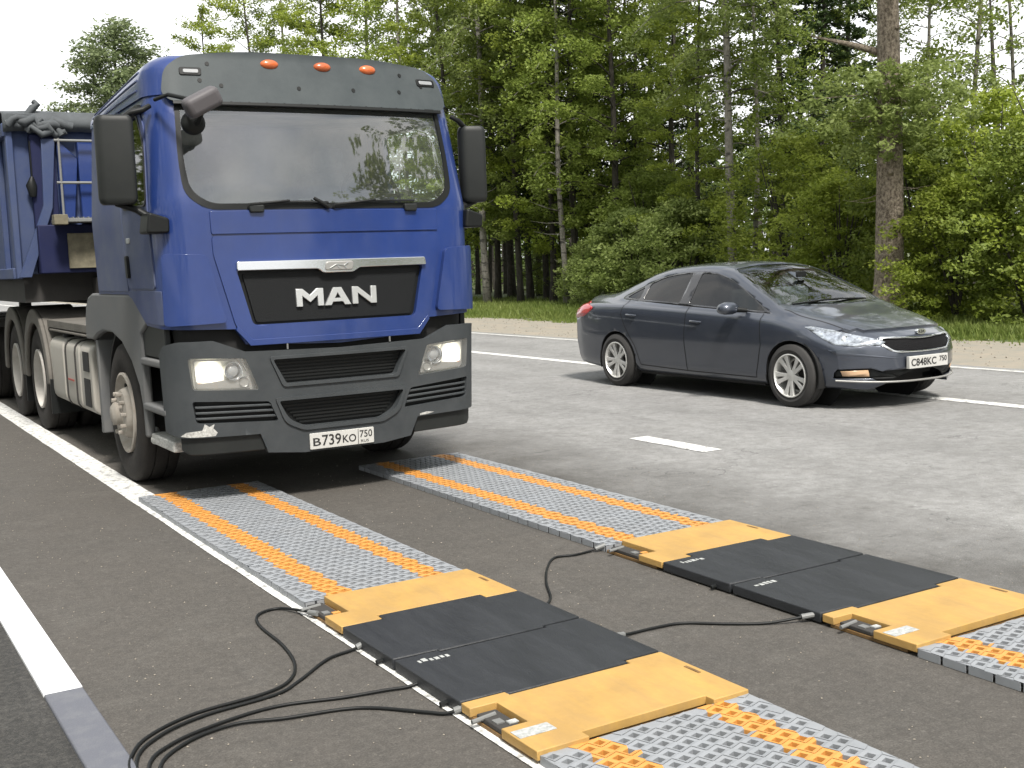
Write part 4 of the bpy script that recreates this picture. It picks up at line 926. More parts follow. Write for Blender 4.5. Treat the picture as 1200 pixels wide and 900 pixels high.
b.tube([(XL + .20, YT - .03, 2.70), (XL + .20, YT - .03, 2.36)], .008, 6); b.tube([(XL + .20, YT - .03, 2.38), (XL + .19, YT - .035, 2.30), (XL + .20, YT - .03, 2.20)], [.015, .05, .03], 8); b.build('rubber_strap', M['black'], tr, 60)
# tarpaulin rolled over the top with crumpled left end
P = []; R = random.Random(5)
def crumple(x0, x1, y0, y1, z0, z1, nx, nz, amp, nm):
    g = MB(RO); vs = []; n = nx + 1
    pr = [(y0, z0), (y0 - .02, z0 + (z1 - z0) * .4), (y0 + .02, z1 - .03), (y0 + .12, z1), (y1, z1 + .01)]
    for j, (y, z) in enumerate(pr):
        for i in range(n):
            x = x0 + (x1 - x0) * i / nx; q = noise.noise(Vector((x * 3.1, j * .8, amp * 40))) * amp; vs.append((x, y + q, z + q * .6))
    fs = [(j * n + i, j * n + i + 1, (j + 1) * n + i + 1, (j + 1) * n + i) for j in range(len(pr) - 1) for i in range(nx)]
    g.add(vs, fs); o = g.build(nm, M['tarp'], tr, 60); sm = o.modifiers.new('s', 'SOLIDIFY'); sm.thickness = .012
crumple(XL - .02, XR + .02, YT - .04, YE, 2.78, 2.985, 60, 1, .04, 'tarpaulin')
g = MB(RO)
for k_ in range(7):
    pts = [(XL + .0 + k_ * .05 + R.uniform(-.02, .02), YT - .05, 2.80 + R.uniform(-.02, .08))]
    for i in range(5): pts.append((pts[-1][0] + R.uniform(.02, .09), YT - .06 + R.uniform(-.03, .02), pts[0][2] + R.uniform(-.05, .06)))
    g.tube(pts, [R.uniform(.02, .045) for _ in pts], 7)
g.tube([(XL + .20, YT, 2.93), (XL + .26, YT, 3.0), (XL + .30, YT, 3.03), (XL + .27, YT + .02, 3.06)], [.03, .035, .03, .025], 8)
g.build('tarpaulin_bundle', M['tarp'], tr, 60)
b = MB(RO); b.box(XL + .08, XR - .08, YT + .1, YE - .2, 1.24, 1.50); b.build('subframe', M['chassis'], tr)
b = MB(RO); b.box(XC - .45, XC - .33, 12.0, YE, 1.18, 1.46); b.box(XC + .33, XC + .45, 12.0, YE, 1.18, 1.46); b.box(XC - 1.1, XC + 1.1, 15.2, YE - .1, .9, 1.0); b.box(XC - .6, XC + .6, 11.4, 12.4, 1.22, 1.45)
for x in (XC - .85, XC + .85): b.box(x - .06, x + .06, 14.2, 14.32, .25, 1.2); b.box(x - .14, x + .14, 14.12, 14.4, .20, .25)
b.build('trailer_frame', M['chassis'], tr, bevel=.01)
for y in (15.9, 17.15):
    for s in (-1, 1):
        X = on_side(s); truck_wheel(tr, RO, X(1.86 + .145), y, s, False)
# ================================================================== the passing saloon car
KS = 1.033
CO = (8.84, 7.18, 0)       # centre of the nose, car points towards -y
CW = 1.0
KZ = .975
def T(tab):
    xs = [a for a, _ in tab]; ys = [b for _, b in tab]
    def f(x):
        if x <= xs[0]: return ys[0]
        if x >= xs[-1]: return ys[-1]
        i = max(j for j in range(len(xs)) if xs[j] <= x); i = min(i, len(xs) - 2)
        t = (x - xs[i]) / (xs[i + 1] - xs[i])
        def sl(j):
            if j <= 0 or j >= len(xs) - 1: return (ys[min(j + 1, len(xs) - 1)] - ys[max(j - 1, 0)]) / (xs[min(j + 1, len(xs) - 1)] - xs[max(j - 1, 0)])
            d0 = (ys[j] - ys[j - 1]) / (xs[j] - xs[j - 1]); d1 = (ys[j + 1] - ys[j]) / (xs[j + 1] - xs[j])
            return 0 if d0 * d1 <= 0 else 2 * d0 * d1 / (d0 + d1)
        h = xs[i + 1] - xs[i]; a, b, c, e = ys[i], ys[i + 1], sl(i) * h, sl(i + 1) * h
        return a * (2 * t ** 3 - 3 * t * t + 1) + c * (t ** 3 - 2 * t * t + t) + b * (-2 * t ** 3 + 3 * t * t) + e * (t ** 3 - t * t)
    return f
zc = T([(0, .69), (.08, .725), (.3, .795), (.6, .868), (.9, .925), (1.12, .985), (1.3, 1.085), (1.7, 1.275), (1.95, 1.375), (2.15, 1.42), (2.45, 1.43), (2.9, 1.415), (3.25, 1.36), (3.55, 1.255), (3.95, 1.115), (4.15, 1.085), (4.4, 1.075), (4.52, 1.05), (4.56, 1.0)])
fw = T([(0, .88), (.15, .92), (.45, .965), (.9, .995), (1.6, 1), (3.4, 1), (4.0, .985), (4.35, .955), (4.56, .90)])
zb = T([(0, .63), (.08, .67), (.3, .73), (.6, .80), (.9, .845), (1.2, .885), (2, .925), (3, .965), (3.6, .985), (4.1, .99), (4.4, .975), (4.56, .93)])
wb = T([(0, .72), (.3, .765), (.6, .79), (.9, .80), (1.2, .815), (2, .83), (3, .825), (3.6, .80), (4.1, .765), (4.56, .70)])
# upper corner of the section: bonnet edge, windscreen pillar, roof rail, rear pillar
wr = T([(0, .52), (.3, .58), (.6, .62), (.9, .66), (1.05, .74), (1.3, .72), (1.7, .655), (2.0, .60), (2.4, .575), (3.0, .565), (3.3, .565), (3.6, .59), (4.0, .63), (4.2, .62), (4.56, .55)])
zr = T([(0, .675), (.08, .715), (.3, .785), (.6, .853), (.9, .905), (1.05, .935), (1.2, .98), (1.3, 1.03), (1.7, 1.215), (1.95, 1.315), (2.15, 1.355), (2.45, 1.37), (2.9, 1.35), (3.25, 1.29), (3.55, 1.19), (3.95, 1.07), (4.15, 1.055), (4.4, 1.048), (4.56, .99)])
def ring_pts(s):
    F = fw(s); B, Wb, R_, Wr, Z = zb(s), wb(s), zr(s), wr(s), zc(s)
    sill = .20 + .05 * max(0, s - 4.0) + .02 * max(0, .8 - s)
    P = [(.60, sill - .02), (.80, sill), (.862, sill + .08), (.875, .40), (.888, .56), (.888, .70 if s > 1 else min(.70, B - .10)), (.868, B - .055), (Wb, B)]
    P = [(w_ * F, z) for w_, z in P]
    P += [((Wb * F * .62 + Wr * F * .38), B * .60 + R_ * .40), ((Wb * F * .2 + Wr * F * .8), B * .18 + R_ * .82), (Wr * F * .93, R_ + (Z - R_) * .30), (Wr * F * .62, R_ + (Z - R_) * .72), (Wr * F * .30, R_ + (Z - R_) * .94), (0, Z)]
    return P
def cat(P, k):
    out = []; n = len(P)
    for i in range(n - 1):
        p = [P[max(0, min(n - 1, j))] for j in (i - 1, i, i + 1, i + 2)]
        for j in range(k):
            t = j / k; out.append(tuple(.5 * ((2 * p[1][c]) + (p[2][c] - p[0][c]) * t + (2 * p[0][c] - 5 * p[1][c] + 4 * p[2][c] - p[3][c]) * t * t + (3 * p[1][c] - p[0][c] - 3 * p[2][c] + p[3][c]) * t ** 3) for c in (0, 1)))
    out.append(P[-1]); return out
def nose(w_, z, s):
    """plan and side rounding of the front and the tail"""
    q = s + .07 * max(0, 1 - s / .9) + (.45 * (abs(w_) / .88) ** 2.6 + .06 * max(0, (z - .52) / .2) ** 1.5 * (1 if z < .75 else .0) + .05 * max(0, (.36 - z) / .16)) * max(0, 1 - s / 1.1) ** 1.5
    e = max(0, (s - 3.7) / .86)
    return q - (.12 * (abs(w_) / .88) ** 3 + .05 * max(0, (.5 - z) / .3)) * e ** 1.5
def car_body():
    st = sorted(set([0, .015, .04, .08, .13, .19] + [round(.26 + .058 * i, 4) for i in range(74)] + [4.52, 4.545, 4.56])); st = [s for s in st if s <= 4.56]
    K = 3; rings = []
    for s in st:
        h = cat(ring_pts(s), K); rings.append([(w_, z, s) for w_, z in h])
    def cap(base, s, c, rear):
        out = []
        for q in (.90, .72, .5, .26):
            out.append([(w_ * q if w_ else 0, c + (z - c) * q, s + (-.02 if not rear else .015) * (1 - q) ** .5) for w_, z, _ in base])
        return out
    pre = cap(rings[0], 0, .44, False)[::-1]; post = cap(rings[-1], 4.56, .62, True)
    allr = pre + rings + post; nh = len(allr[0]); v = []; f = []
    def pos(w_, z, s): return ((w_) * CW, nose(w_, z, s) * KS, z * KZ)
    idx = {}
    for i, R_ in enumerate(allr):
        full = [(-w_, z, s) for w_, z, s in R_] + [(w_, z, s) for w_, z, s in R_[::-1][1:]]
        for j, p in enumerate(full): idx[(i, j)] = len(v); v.append(pos(*p))
    n = 2 * nh - 1
    for i in range(len(allr) - 1):
        for j in range(n - 1): f.append((idx[(i, j)], idx[(i, j + 1)], idx[(i + 1, j + 1)], idx[(i + 1, j)]))
    f.append(tuple(idx[(0, j)] for j in range(n))[::-1]); f.append(tuple(idx[(len(allr) - 1, j)] for j in range(n)))
    bm = bmesh.new(); vs = [bm.verts.new(p) for p in v]
    for q in f:
        try: bm.faces.new([vs[i] for i in q])
        except ValueError: pass
    bmesh.ops.recalc_face_normals(bm, faces=bm.faces)
    # outwards
    c = sum((q.normal.dot(q.calc_center_median() - Vector((0, 2.3, .6))) for q in bm.faces))
    if c < 0: bmesh.ops.reverse_faces(bm, faces=bm.faces)
    return bm
def cut_region(bm, P3, dr, ok):
    """cut the mesh along the outline P3 swept in direction dr; return the faces inside (where ok(face))"""
    dr = Vector(dr).normalized(); e1 = dr.orthogonal().normalized(); e2 = dr.cross(e1)
    P = [Vector(p) for p in P3]; Q = [(p.dot(e1), p.dot(e2)) for p in P]; n = len(P)
    for i in range(n):
        a, b = P[i], P[(i + 1) % n]; qa, qb = Q[i], Q[(i + 1) % n]
        if (b - a).length < 1e-5: continue
        lo = (min(qa[0], qb[0]) - .003, min(qa[1], qb[1]) - .003); hi = (max(qa[0], qb[0]) + .003, max(qa[1], qb[1]) + .003); fs = []
        for q in bm.faces:
            if not ok(q): continue
            X = [v.co.dot(e1) for v in q.verts]; Y = [v.co.dot(e2) for v in q.verts]
            if max(X) >= lo[0] and min(X) <= hi[0] and max(Y) >= lo[1] and min(Y) <= hi[1]: fs.append(q)
        if fs:
            g = list(fs) + list({e for q in fs for e in q.edges}) + list({v for q in fs for v in q.verts})
            bmesh.ops.bisect_plane(bm, geom=g, plane_co=a, plane_no=(b - a).cross(dr).normalized(), dist=1e-5)
    out = []
    for q in bm.faces:
        if ok(q):
            c = q.calc_center_median()
            if inpoly(c.dot(e1), c.dot(e2), Q): out.append(q)
    return out
def take(bm, faces, shift=0.0, keep=False):
    """copy faces into (verts, faces) lists and remove them from the body"""
    vid = {}; vs = []; fs = []
    nrm = {}
    for q in faces:
        for v in q.verts: nrm[v] = v.normal.copy()
    for q in faces:
        r_ = []
        for v in q.verts:
            if v not in vid: vid[v] = len(vs); vs.append(v.co + nrm[v] * shift)
            r_.append(vid[v])
        fs.append(tuple(r_))
    if not keep: bmesh.ops.delete(bm, geom=faces, context='FACES')
    return vs, fs
M['car_paint'] = mat('dark grey-blue metallic paint', (.043, .052, .073), .32, .45, coat=1.0, dust=.10, dcol=(.10, .10, .10), dscale=4)
M['car_glass'] = glass_mat('tinted car glass', (.13, .15, .14), .015, 1.75)
M['car_screen'] = glass_mat('car windscreen', (.62, .70, .66), .015, 2.4)
M['tail'] = mat('red tail lamp', (.42, .015, .018), .18, coat=1)
M['alloy'] = mat('alloy wheel', (.66, .66, .64), .35, .5, dust=.12)
M['car_lens'] = mat('clear headlamp', (.36, .39, .43), .10, .5, coat=1, var=.6, vscale=18)
car = thing('car', CO, 'dark grey blue four-door saloon car driving on the far lane', 'car')
bm = car_body(); bm.normal_update()
def S3(y, z, x=0): return Vector((x, y * KS, z * KZ))
def side_ok(q): return abs(q.calc_center_median().x) > .30
parts = {}
def side_cut(name, P, shift=0.0, lim=.3, keep=False, ff=None):
    ok = (lambda q: abs(q.calc_center_median().x) > lim) if ff is None else ff
    return take(bm, cut_region(bm, [S3(*p) for p in P], (1, 0, 0), ok), shift, keep)
def side_pair(name, P, m, shift=0.0, lim=.3, ff=None, th=.006, parent=car, smooth=60):
    out = []
    for s in (-1, 1):
        f2 = (lambda q, s=s: q.calc_center_median().x * s > lim and (ff is None or ff(q)))
        vs, fs = take(bm, cut_region(bm, [S3(*p) for p in P], (1, 0, 0), f2), shift)
        g = MB(); g.add(vs, fs); me = bpy.data.meshes.new(name); me.from_pydata(g.v, [], g.f); o = link(name, me, m, parent, smooth)
        if th: sm = o.modifiers.new('s', 'SOLIDIFY'); sm.thickness = th; sm.offset = -1
        out.append(o)
    return out
# wheel arches
AF, AR, RW = .885, 3.585, .300
for yc in (AF, AR): side_cut('', circ(yc, RW + .022, .334, 28), lim=.45, ff=lambda q: abs(q.calc_center_median().x) > .45 and q.calc_center_median().z < .85)
# windows
WZ = lambda q: q.calc_center_median().z > .85
gw = lambda q: q.calc_center_median().z > .88 and abs(q.normal.x) > .25
win_f = rnd([(1.30, .930), (2.41, .985), (2.40, 1.315), (2.14, 1.305), (1.86, 1.225), (1.55, 1.075)], [.02, .03, .03, .08, .1, .1], 4)
win_r = rnd([(2.56, .995), (3.20, 1.025), (3.22, 1.20), (3.0, 1.275), (2.78, 1.305), (2.54, 1.318)], [.03, .02, .04, .08, .05, .03], 4)
win_q = rnd([(3.27, 1.03), (3.54, 1.045), (3.44, 1.105), (3.29, 1.165)], [.02, .03, .05, .03], 3)
trim = rnd([(1.20, .905), (2.4, .960), (3.60, 1.028), (3.61, 1.055), (3.46, 1.125), (3.10, 1.265), (2.75, 1.325), (2.30, 1.335), (2.02, 1.285), (1.70, 1.16), (1.40, 1.0)], .04, 3)
side_pair('side_window', win_f, M['car_glass'], -.006, ff=gw, th=0); side_pair('side_window', win_r, M['car_glass'], -.006, ff=gw, th=0); side_pair('quarter_window', win_q, M['car_glass'], -.006, ff=gw, th=0)
side_pair('window_frame', trim, mat('gloss black frame', (.012, .012, .014), .25, coat=.6), .0, ff=gw, th=.02)
# windscreen and rear window: seen from above
def top_poly(F, y0, y1, k=12):
    """outline between y0 and y1 following half width F(t)"""
    a = [(F(t), y0 + (y1 - y0) * t) for t in [i / k for i in range(k + 1)]]; return a + [(-x, y) for x, y in a[::-1]]
ws_o = [(0, 1.085), (.30, 1.10), (.56, 1.15), (.70, 1.23)]; ws_t = [(.615, 1.66), (.565, 1.90), (.52, 1.98), (.30, 2.0), (0, 2.005)]
P = ws_o + ws_t; P = [Vector((x * CW, y * KS, 0)) for x, y in P] + [Vector((-x * CW, y * KS, 0)) for x, y in P[::-1][1:-1]]
def part_of(name, faces, m, shift, th, parent=car, smooth=60, keep=False):
    vs, fs = take(bm, faces, shift, keep); me = bpy.data.meshes.new(name); me.from_pydata(vs, [], fs); o = link(name, me, m, parent, smooth)
    if th: sm = o.modifiers.new('s', 'SOLIDIFY'); sm.thickness = th; sm.offset = -1
    return o
zt = lambda q: q.calc_center_median().z > 0.86 and q.normal.z > .15
part_of('windscreen', cut_region(bm, P, (0, 0, 1), zt), M['car_screen'], -.004, 0)
P = [(0, 3.27), (.36, 3.28), (.52, 3.33), (.575, 3.55), (.60, 3.80), (.56, 3.91), (.3, 3.95), (0, 3.96)]; P = [Vector((x * CW, y * KS, 0)) for x, y in P] + [Vector((-x * CW, y * KS, 0)) for x, y in P[::-1][1:-1]]
part_of('rear_window', cut_region(bm, P, (0, 0, 1), zt), M['car_glass'], -.004, 0)
# tail lamps, headlamps
fr_ok = lambda q: True
side_pair('tail_light', rnd([(4.10, .885), (4.26, .81), (4.66, .77), (4.66, .985), (4.34, .99), (4.06, .93)], .03), M['tail'], .006, th=.02, lim=.30)
def front_cut(P, dr, s, ff=lambda q: True):
    return cut_region(bm, [Vector((s * x * CW, y * KS, z * KZ)) for x, y, z in P], (s * dr[0], dr[1], dr[2]), lambda q: q.calc_center_median().x * s > .0 and q.calc_center_median().y < 1.3 and ff(q))
for s in (-1, 1):
    # outline on the flank side to the grille end
    hp = [(.82, .76, .790), (.84, .60, .745), (.85, .48, .695), (.83, .38, .655), (.70, .24, .630), (.50, .12, .635), (.47, .11, .665), (.58, .19, .712), (.70, .36, .762), (.78, .55, .795), (.81, .68, .812)]
    h = part_of('headlight', front_cut(hp, (.62, -.72, .30), s, lambda q: q.calc_center_median().z > .56), M['car_lens'], .003, .02)
    h['label'] = 'swept back headlight with clear lens'
    c = Vector((s * .66 * CW, .40 * KS, .655 * KZ)); g = MB(); g.lathe([(-.006, .001), (.0, .045), (.02, .055), (.02, .001)], c, 'y', 18); g.build('lamp_bowl', M['chrome'], h, 60)
    fp = [(.60, .1, .315), (.80, .2, .325), (.82, .2, .375), (.62, .1, .385)]
    part_of('fog_lamp', front_cut(fp, (.3, -1, 0), s, lambda q: q.normal.y < -.1), mat('amber fog lamp', (.55, .36, .22), .3, coat=.5), -.01, .02)  # fog lamp has an amber base colour only, no emission
    fp = [(.36, .0, .30), (.86, .2, .305), (.86, .2, .36), (.84, .2, .395), (.60, .1, .40), (.48, .05, .36)]
    part_of('fog_recess', front_cut(fp, (.3, -1, 0), s, lambda q: q.normal.y < -.05), M['black'], -.02, .02)
gp3 = rnd([(.0, .545), (.36, .552), (.455, .625), (.44, .672), (.20, .668), (.12, .660), (0, .656)], [0, .06, .03, .02, .02, .01, 0], 3)
gr_out = [Vector((x * CW, 0, z * KZ)) for x, z in gp3] + [Vector((-x * CW, 0, z * KZ)) for x, z in gp3[::-1] if x > 1e-4]
f_ok = lambda q: q.calc_center_median().y < .45 and q.normal.y < .05
grf = part_of('grille', cut_region(bm, gr_out, (0, 1, 0), f_ok), mat('black mesh grille', (.006, .006, .007), .7, spec=.15, bump=.8, bscale=90), -.012, .01)
big = rnd([(.0, .532), (.372, .537), (.485, .624), (.462, .688), (.20, .681), (.12, .672), (0, .668)], [0, .06, .03, .02, .02, .01, 0], 3)
gr_out = [Vector((x * CW, 0, z * KZ)) for x, z in big] + [Vector((-x * CW, 0, z * KZ)) for x, z in big[::-1] if x > 1e-4]
part_of('grille_frame', cut_region(bm, gr_out, (0, 1, 0), f_ok), M['chrome'], .006, .02)
lo = [(.0, .265), (.50, .275), (.58, .33), (.44, .375), (0, .385)]
lo_p = [Vector((x * CW, 0, z * KZ)) for x, z in lo] + [Vector((-x * CW, 0, z * KZ)) for x, z in lo[::-1] if x > 1e-4]
part_of('lower_grille', cut_region(bm, lo_p, (0, 1, 0), f_ok), M['black'], -.02, .01)
# door shut lines as thin cut strips
def strip(P, w_=.0035):
    out = []
    for (a, b) in zip(P, P[1:]):
        d_ = Vector(b) - Vector(a); n_ = Vector((-d_.y, d_.x)).normalized() * w_ * .5
        out.append([(a[0] + n_.x, a[1] + n_.y), (b[0] + n_.x, b[1] + n_.y), (b[0] - n_.x, b[1] - n_.y), (a[0] - n_.x, a[1] - n_.y)])
    return out
seams = [[(1.30, .905), (1.27, .60), (1.36, .26)], [(2.38, .955), (2.40, .60), (2.38, .26)], [(1.36, .26), (2.38, .26), (3.16, .28)], [(3.16, .28), (3.25, .50), (3.42, .72), (3.50, .86), (3.44, 1.02)]]
SV = MB(); bm2 = bm.copy()
for q in seams:
    for s4 in strip(q, .009):
        ff = lambda q: abs(q.calc_center_median().x) > .5 and q.calc_center_median().z < 1.06 and abs(q.normal.x) > .3
        vs_, fs_ = take(bm2, cut_region(bm2, [S3(*p) for p in s4], (1, 0, 0), ff), .0015, True); SV.add(vs_, fs_)
L1 = strip([(.50, .12), (.60, .35), (.69, .80), (.73, 1.10)], .008)
for q in L1:
    for s in (-1, 1):
        fs_ = cut_region(bm2, [Vector((s * a * CW, b * KS, 0)) for a, b in q], (0, 0, 1), lambda q: q.normal.z > .3 and q.calc_center_median().z > .6); SV.add(*take(bm2, fs_, .0015, True))
bm2.free()
me = bpy.data.meshes.new('shut_lines'); me.from_pydata(SV.v, [], SV.f); link('shut_lines', me, M['dark'], car, 0)
me = bpy.data.meshes.new('car_body'); bm.to_mesh(me); bm.free()
body = link('car_body', me, M['car_paint'], car, 40); sm = body.modifiers.new('s', 'SOLIDIFY'); sm.thickness = .004; sm.offset = -1
def cb(): return MB((0, 0, 0))
# dark inner shell behind the gaps, floor, arch liners
g = cb(); g.box(-.80 * CW, .80 * CW, 1.3 * KS, 3.25 * KS, .17, .30); g.box(-.48, .48, .50, 4.35 * KS, .20, .42); g.box(-.70 * CW, .70 * CW, 1.3 * KS, 3.2 * KS, .3, .88); g.box(-.42, .42, .36, 1.0, .28, .60); g.build('underbody', M['dark'], car)
for yc in (AF, AR):
    for s in (-1, 1):
        g = cb(); P = circ(yc * KS, (RW + .012) * KZ, .334 * KS + .01, 24, -.3, PI + .3); P2 = circ(yc * KS, (RW + .012) * KZ, .334 * KS - .004, 24, -.3, PI + .3)[::-1]
        g.prism(P + P2, s * .55, s * .865, 0); g.prism(circ(yc * KS, (RW + .012) * KZ, .35 * KS, 24), s * .55, s * .56, 0); g.build('wheel_arch_liner', M['dark'], car, 50)
# wheels
def car_wheel(s, yc, r=.303):
    cx = s * .80; c = (cx, yc * KS, r); g = MB(); g.lathe(tyre_prof(r, .205, .205), c, 'x', 40); wh = g.build('wheel', mat_car_tyre, car, 50)
    g = MB(); pr = [(.072, .207), (.098, .211), (.102, .202), (.088, .194), (.02, .184), (-.06, .18), (-.08, .10), (-.08, .001)]
    g.lathe([(a * s, rr) for a, rr in pr], c, 'x', 40); rim = g.build('rim', M['alloy'], wh, 50)
    g = MB(); g.lathe([(s * a, rr) for a, rr in [(.02, .05), (.074, .055), (.082, .035), (.084, .001)]], c, 'x', 20)
    for i in range(10):
        a = 2 * PI * i / 10 + .12 + (.10 if i % 2 else -.10); er = Vector((0, math.cos(a), math.sin(a))); et = Vector((0, -math.sin(a), math.cos(a))); C_ = Vector(c); v = []
        for rr, ww, ax in ((.035, .019, .076), (.12, .017, .082), (.196, .025, .090)):
            for dx in (0, -.028):
                for t in (-1, 1): v.append(C_ + er * rr + et * ww * t + Vector((s * (ax + dx), 0, 0)))
        f_ = []
        for k_ in (0, 4): f_ += [(k_, k_ + 1, k_ + 5, k_ + 4), (k_ + 2, k_ + 6, k_ + 7, k_ + 3), (k_, k_ + 4, k_ + 6, k_ + 2), (k_ + 1, k_ + 3, k_ + 7, k_ + 5)]
        g.add(v, f_)
    g.build('spokes', M['alloy'], wh, 40, bevel=.003)
    g = MB(); g.lathe([(s * -.03, .001), (s * -.03, .15), (s * -.045, .15)], c, 'x', 24); g.build('brake_disc', M['chassis'], wh, 40)
mat_car_tyre = mat('car tyre', (.016, .016, .016), .8, dust=.25, dcol=(.07, .065, .06))
for s in (-1, 1):
    for yc in (AF, AR): car_wheel(s, yc)
# mirrors, handles
for s in (-1, 1):
    g = cb(); MY, MZ = 1.60 * KS, .930
    for ax, rx in ((.90, .035), (.915, .062), (.96, .078), (1.02, .076), (1.07, .060), (1.09, .025)): pass
    g.tube([(s * a_, MY, MZ) for a_, _ in ((.875, 0), (.89, 0), (.94, 0), (1.02, 0), (1.075, 0), (1.095, 0))], [.03, .062, .080, .078, .058, .022], 18)
    for i, p in enumerate(g.v): g.v[i] = (p[0], MY + (p[1] - MY) * 1.05 + abs(p[0]) * .02, MZ + (p[2] - MZ) * (.92 if p[2] > MZ else .70))
    dm = g.build('door_mirror', M['car_paint'], car, 60)
    g = cb(); g.tube([(s * .82, 1.52 * KS, .91), (s * .91, 1.57 * KS, .925)], [.022, .03], 8); g.build('mirror_foot', M['black'], dm, 60)
    for y, z in ((2.14, .80), (3.22, .845)):
        g = cb(); x = s * .895; g.tube([(x - s * .02, (y - .0) * KS, z * KZ), (x, (y + .02) * KS, z * KZ), (x, (y + .15) * KS, (z + .008) * KZ), (x - s * .02, (y + .17) * KS, (z + .008) * KZ)], [.008, .012, .012, .008], 8); g.build('door_handle', M['car_paint'], car, 60)
# chrome lip, front splitter, plate, badge
def nose_y(x, z): return nose(x / CW, z / KZ, 0) * KS - .016
g = cb(); g.tube([(x * CW, nose_y(x * CW, .30) - .004 + (.02 if abs(x) > .7 else 0), (.262 + .05 * abs(x) ** 3) * KZ) for x in [i / 14 for i in range(-11, 12)]], .010, 8); g.build('bumper_lip', M['dull_silver'], car, 60)
py = nose_y(0, .45) - .030
g = cb(); g.box(-.265, .265, py, py + .035, .372, .484); npl = g.build('number_plate', M['plate'], car, bevel=.003)
def plane_fn(u, z, o): return Vector((u, py - o, z))
text_on('lettering', 'C848KC', (-.24, .10, .395, .463), plane_fn, M['plate_black'], npl, (0, 0, 0), .003, .0025, .012)
text_on('lettering', '750', (.145, .245, .417, .466), plane_fn, M['plate_black'], npl, (0, 0, 0), .003, .0025, .008)
g = cb(); by = nose_y(0, .70) - .004; g.prism(circ(0, .700, .060, 24, ry=.028), by - .004, by + .03, 1); bd_ = g.build('badge', M['chrome'], car, bevel=.002)
text_on('lettering', 'KIA', (-.038, .038, .686, .714), (lambda u, z, o: Vector((u, by - .004 - o, z))), M['plate_black'], bd_, (0, 0, 0), .002, .002, .01)
g = cb(); g.tube([(-.55, 1.17 * KS, .99 * KZ), (-.1, 1.15 * KS, 1.015 * KZ), (.02, 1.12 * KS, 1.01 * KZ)], .008, 6); g.tube([(.0, 1.15 * KS, 1.02 * KZ), (.5, 1.19 * KS, 1.0 * KZ)], .008, 6); g.build('wiper', M['black'], car, 60)
# interior
g = cb(); g.box(-.68, .68, 1.22 * KS, 1.55 * KS, .80, .93); g.build('dashboard', M['interior_dark'], car, bevel=.04)
for x, y in ((-.37, 2.05), (.37, 2.05), (-.37, 2.95), (.37, 2.95)):
    g = cb(); g.box(x - .24, x + .24, y * KS, (y + .14) * KS, .55, 1.10); g.box(x - .12, x + .12, (y + .04) * KS, (y + .12) * KS, 1.12, 1.27); g.build('seat', M['seat'], car, bevel=.04, seg=3)
g = cb(); g.box(-.07, .07, 1.58 * KS, 1.60 * KS, 1.215, 1.275); g.build('rear_view_mirror', M['black'], car, bevel=.01)
# ================================================================== trees
def leaf_mat(name, c1, c2, tr=.35):
    m, n, b = nt(name); L = n.links.new
    at = n.nodes.new('ShaderNodeAttribute'); at.attribute_name = 'tint'
    oi = n.nodes.new('ShaderNodeObjectInfo')
    mx = n.nodes.new('ShaderNodeMix'); mx.data_type = 'RGBA'; mx.inputs[6].default_value = rgb(c1); mx.inputs[7].default_value = rgb(c2)
    L(at.outputs['Fac'], mx.inputs[0])
    hs = n.nodes.new('ShaderNodeHueSaturation'); mr = n.nodes.new('ShaderNodeMapRange'); mr.inputs[3].default_value = .82; mr.inputs[4].default_value = 1.18
    L(oi.outputs['Random'], mr.inputs[0]); L(mr.outputs[0], hs.inputs['Value']); L(mx.outputs[2], hs.inputs['Color'])
    L(hs.outputs[0], b.inputs['Base Color']); b.inputs['Roughness'].default_value = .55; b.inputs['Specular IOR Level'].default_value = .3
    tl = n.nodes.new('ShaderNodeBsdfTranslucent'); L(hs.outputs[0], tl.inputs[0]); ms = n.nodes.new('ShaderNodeMixShader'); ms.inputs[0].default_value = tr
    L(b.outputs[0], ms.inputs[1]); L(tl.outputs[0], ms.inputs[2]); L(ms.outputs[0], n.nodes['Material Output'].inputs['Surface'])
    return m
M['leaf_bright'] = leaf_mat('bright leaves', (.175, .230, .028), (.340, .400, .075), .55)
M['leaf_mid'] = leaf_mat('mid green leaves', (.130, .180, .030), (.265, .325, .075), .52)
M['leaf_pale'] = leaf_mat('pale birch leaves', (.17, .225, .055), (.30, .36, .12), .55)
M['leaf_hazed'] = leaf_mat('haze-paled distant leaves', (.13, .17, .075), (.22, .26, .13), .4)  # distance haze is put into these paler, greyer leaf colours
M['needle'] = leaf_mat('spruce needles', (.032, .055, .018), (.075, .115, .035), .3)
M['leaf_dark'] = leaf_mat('shaded wood leaves', (.065, .105, .025), (.16, .215, .055), .45)
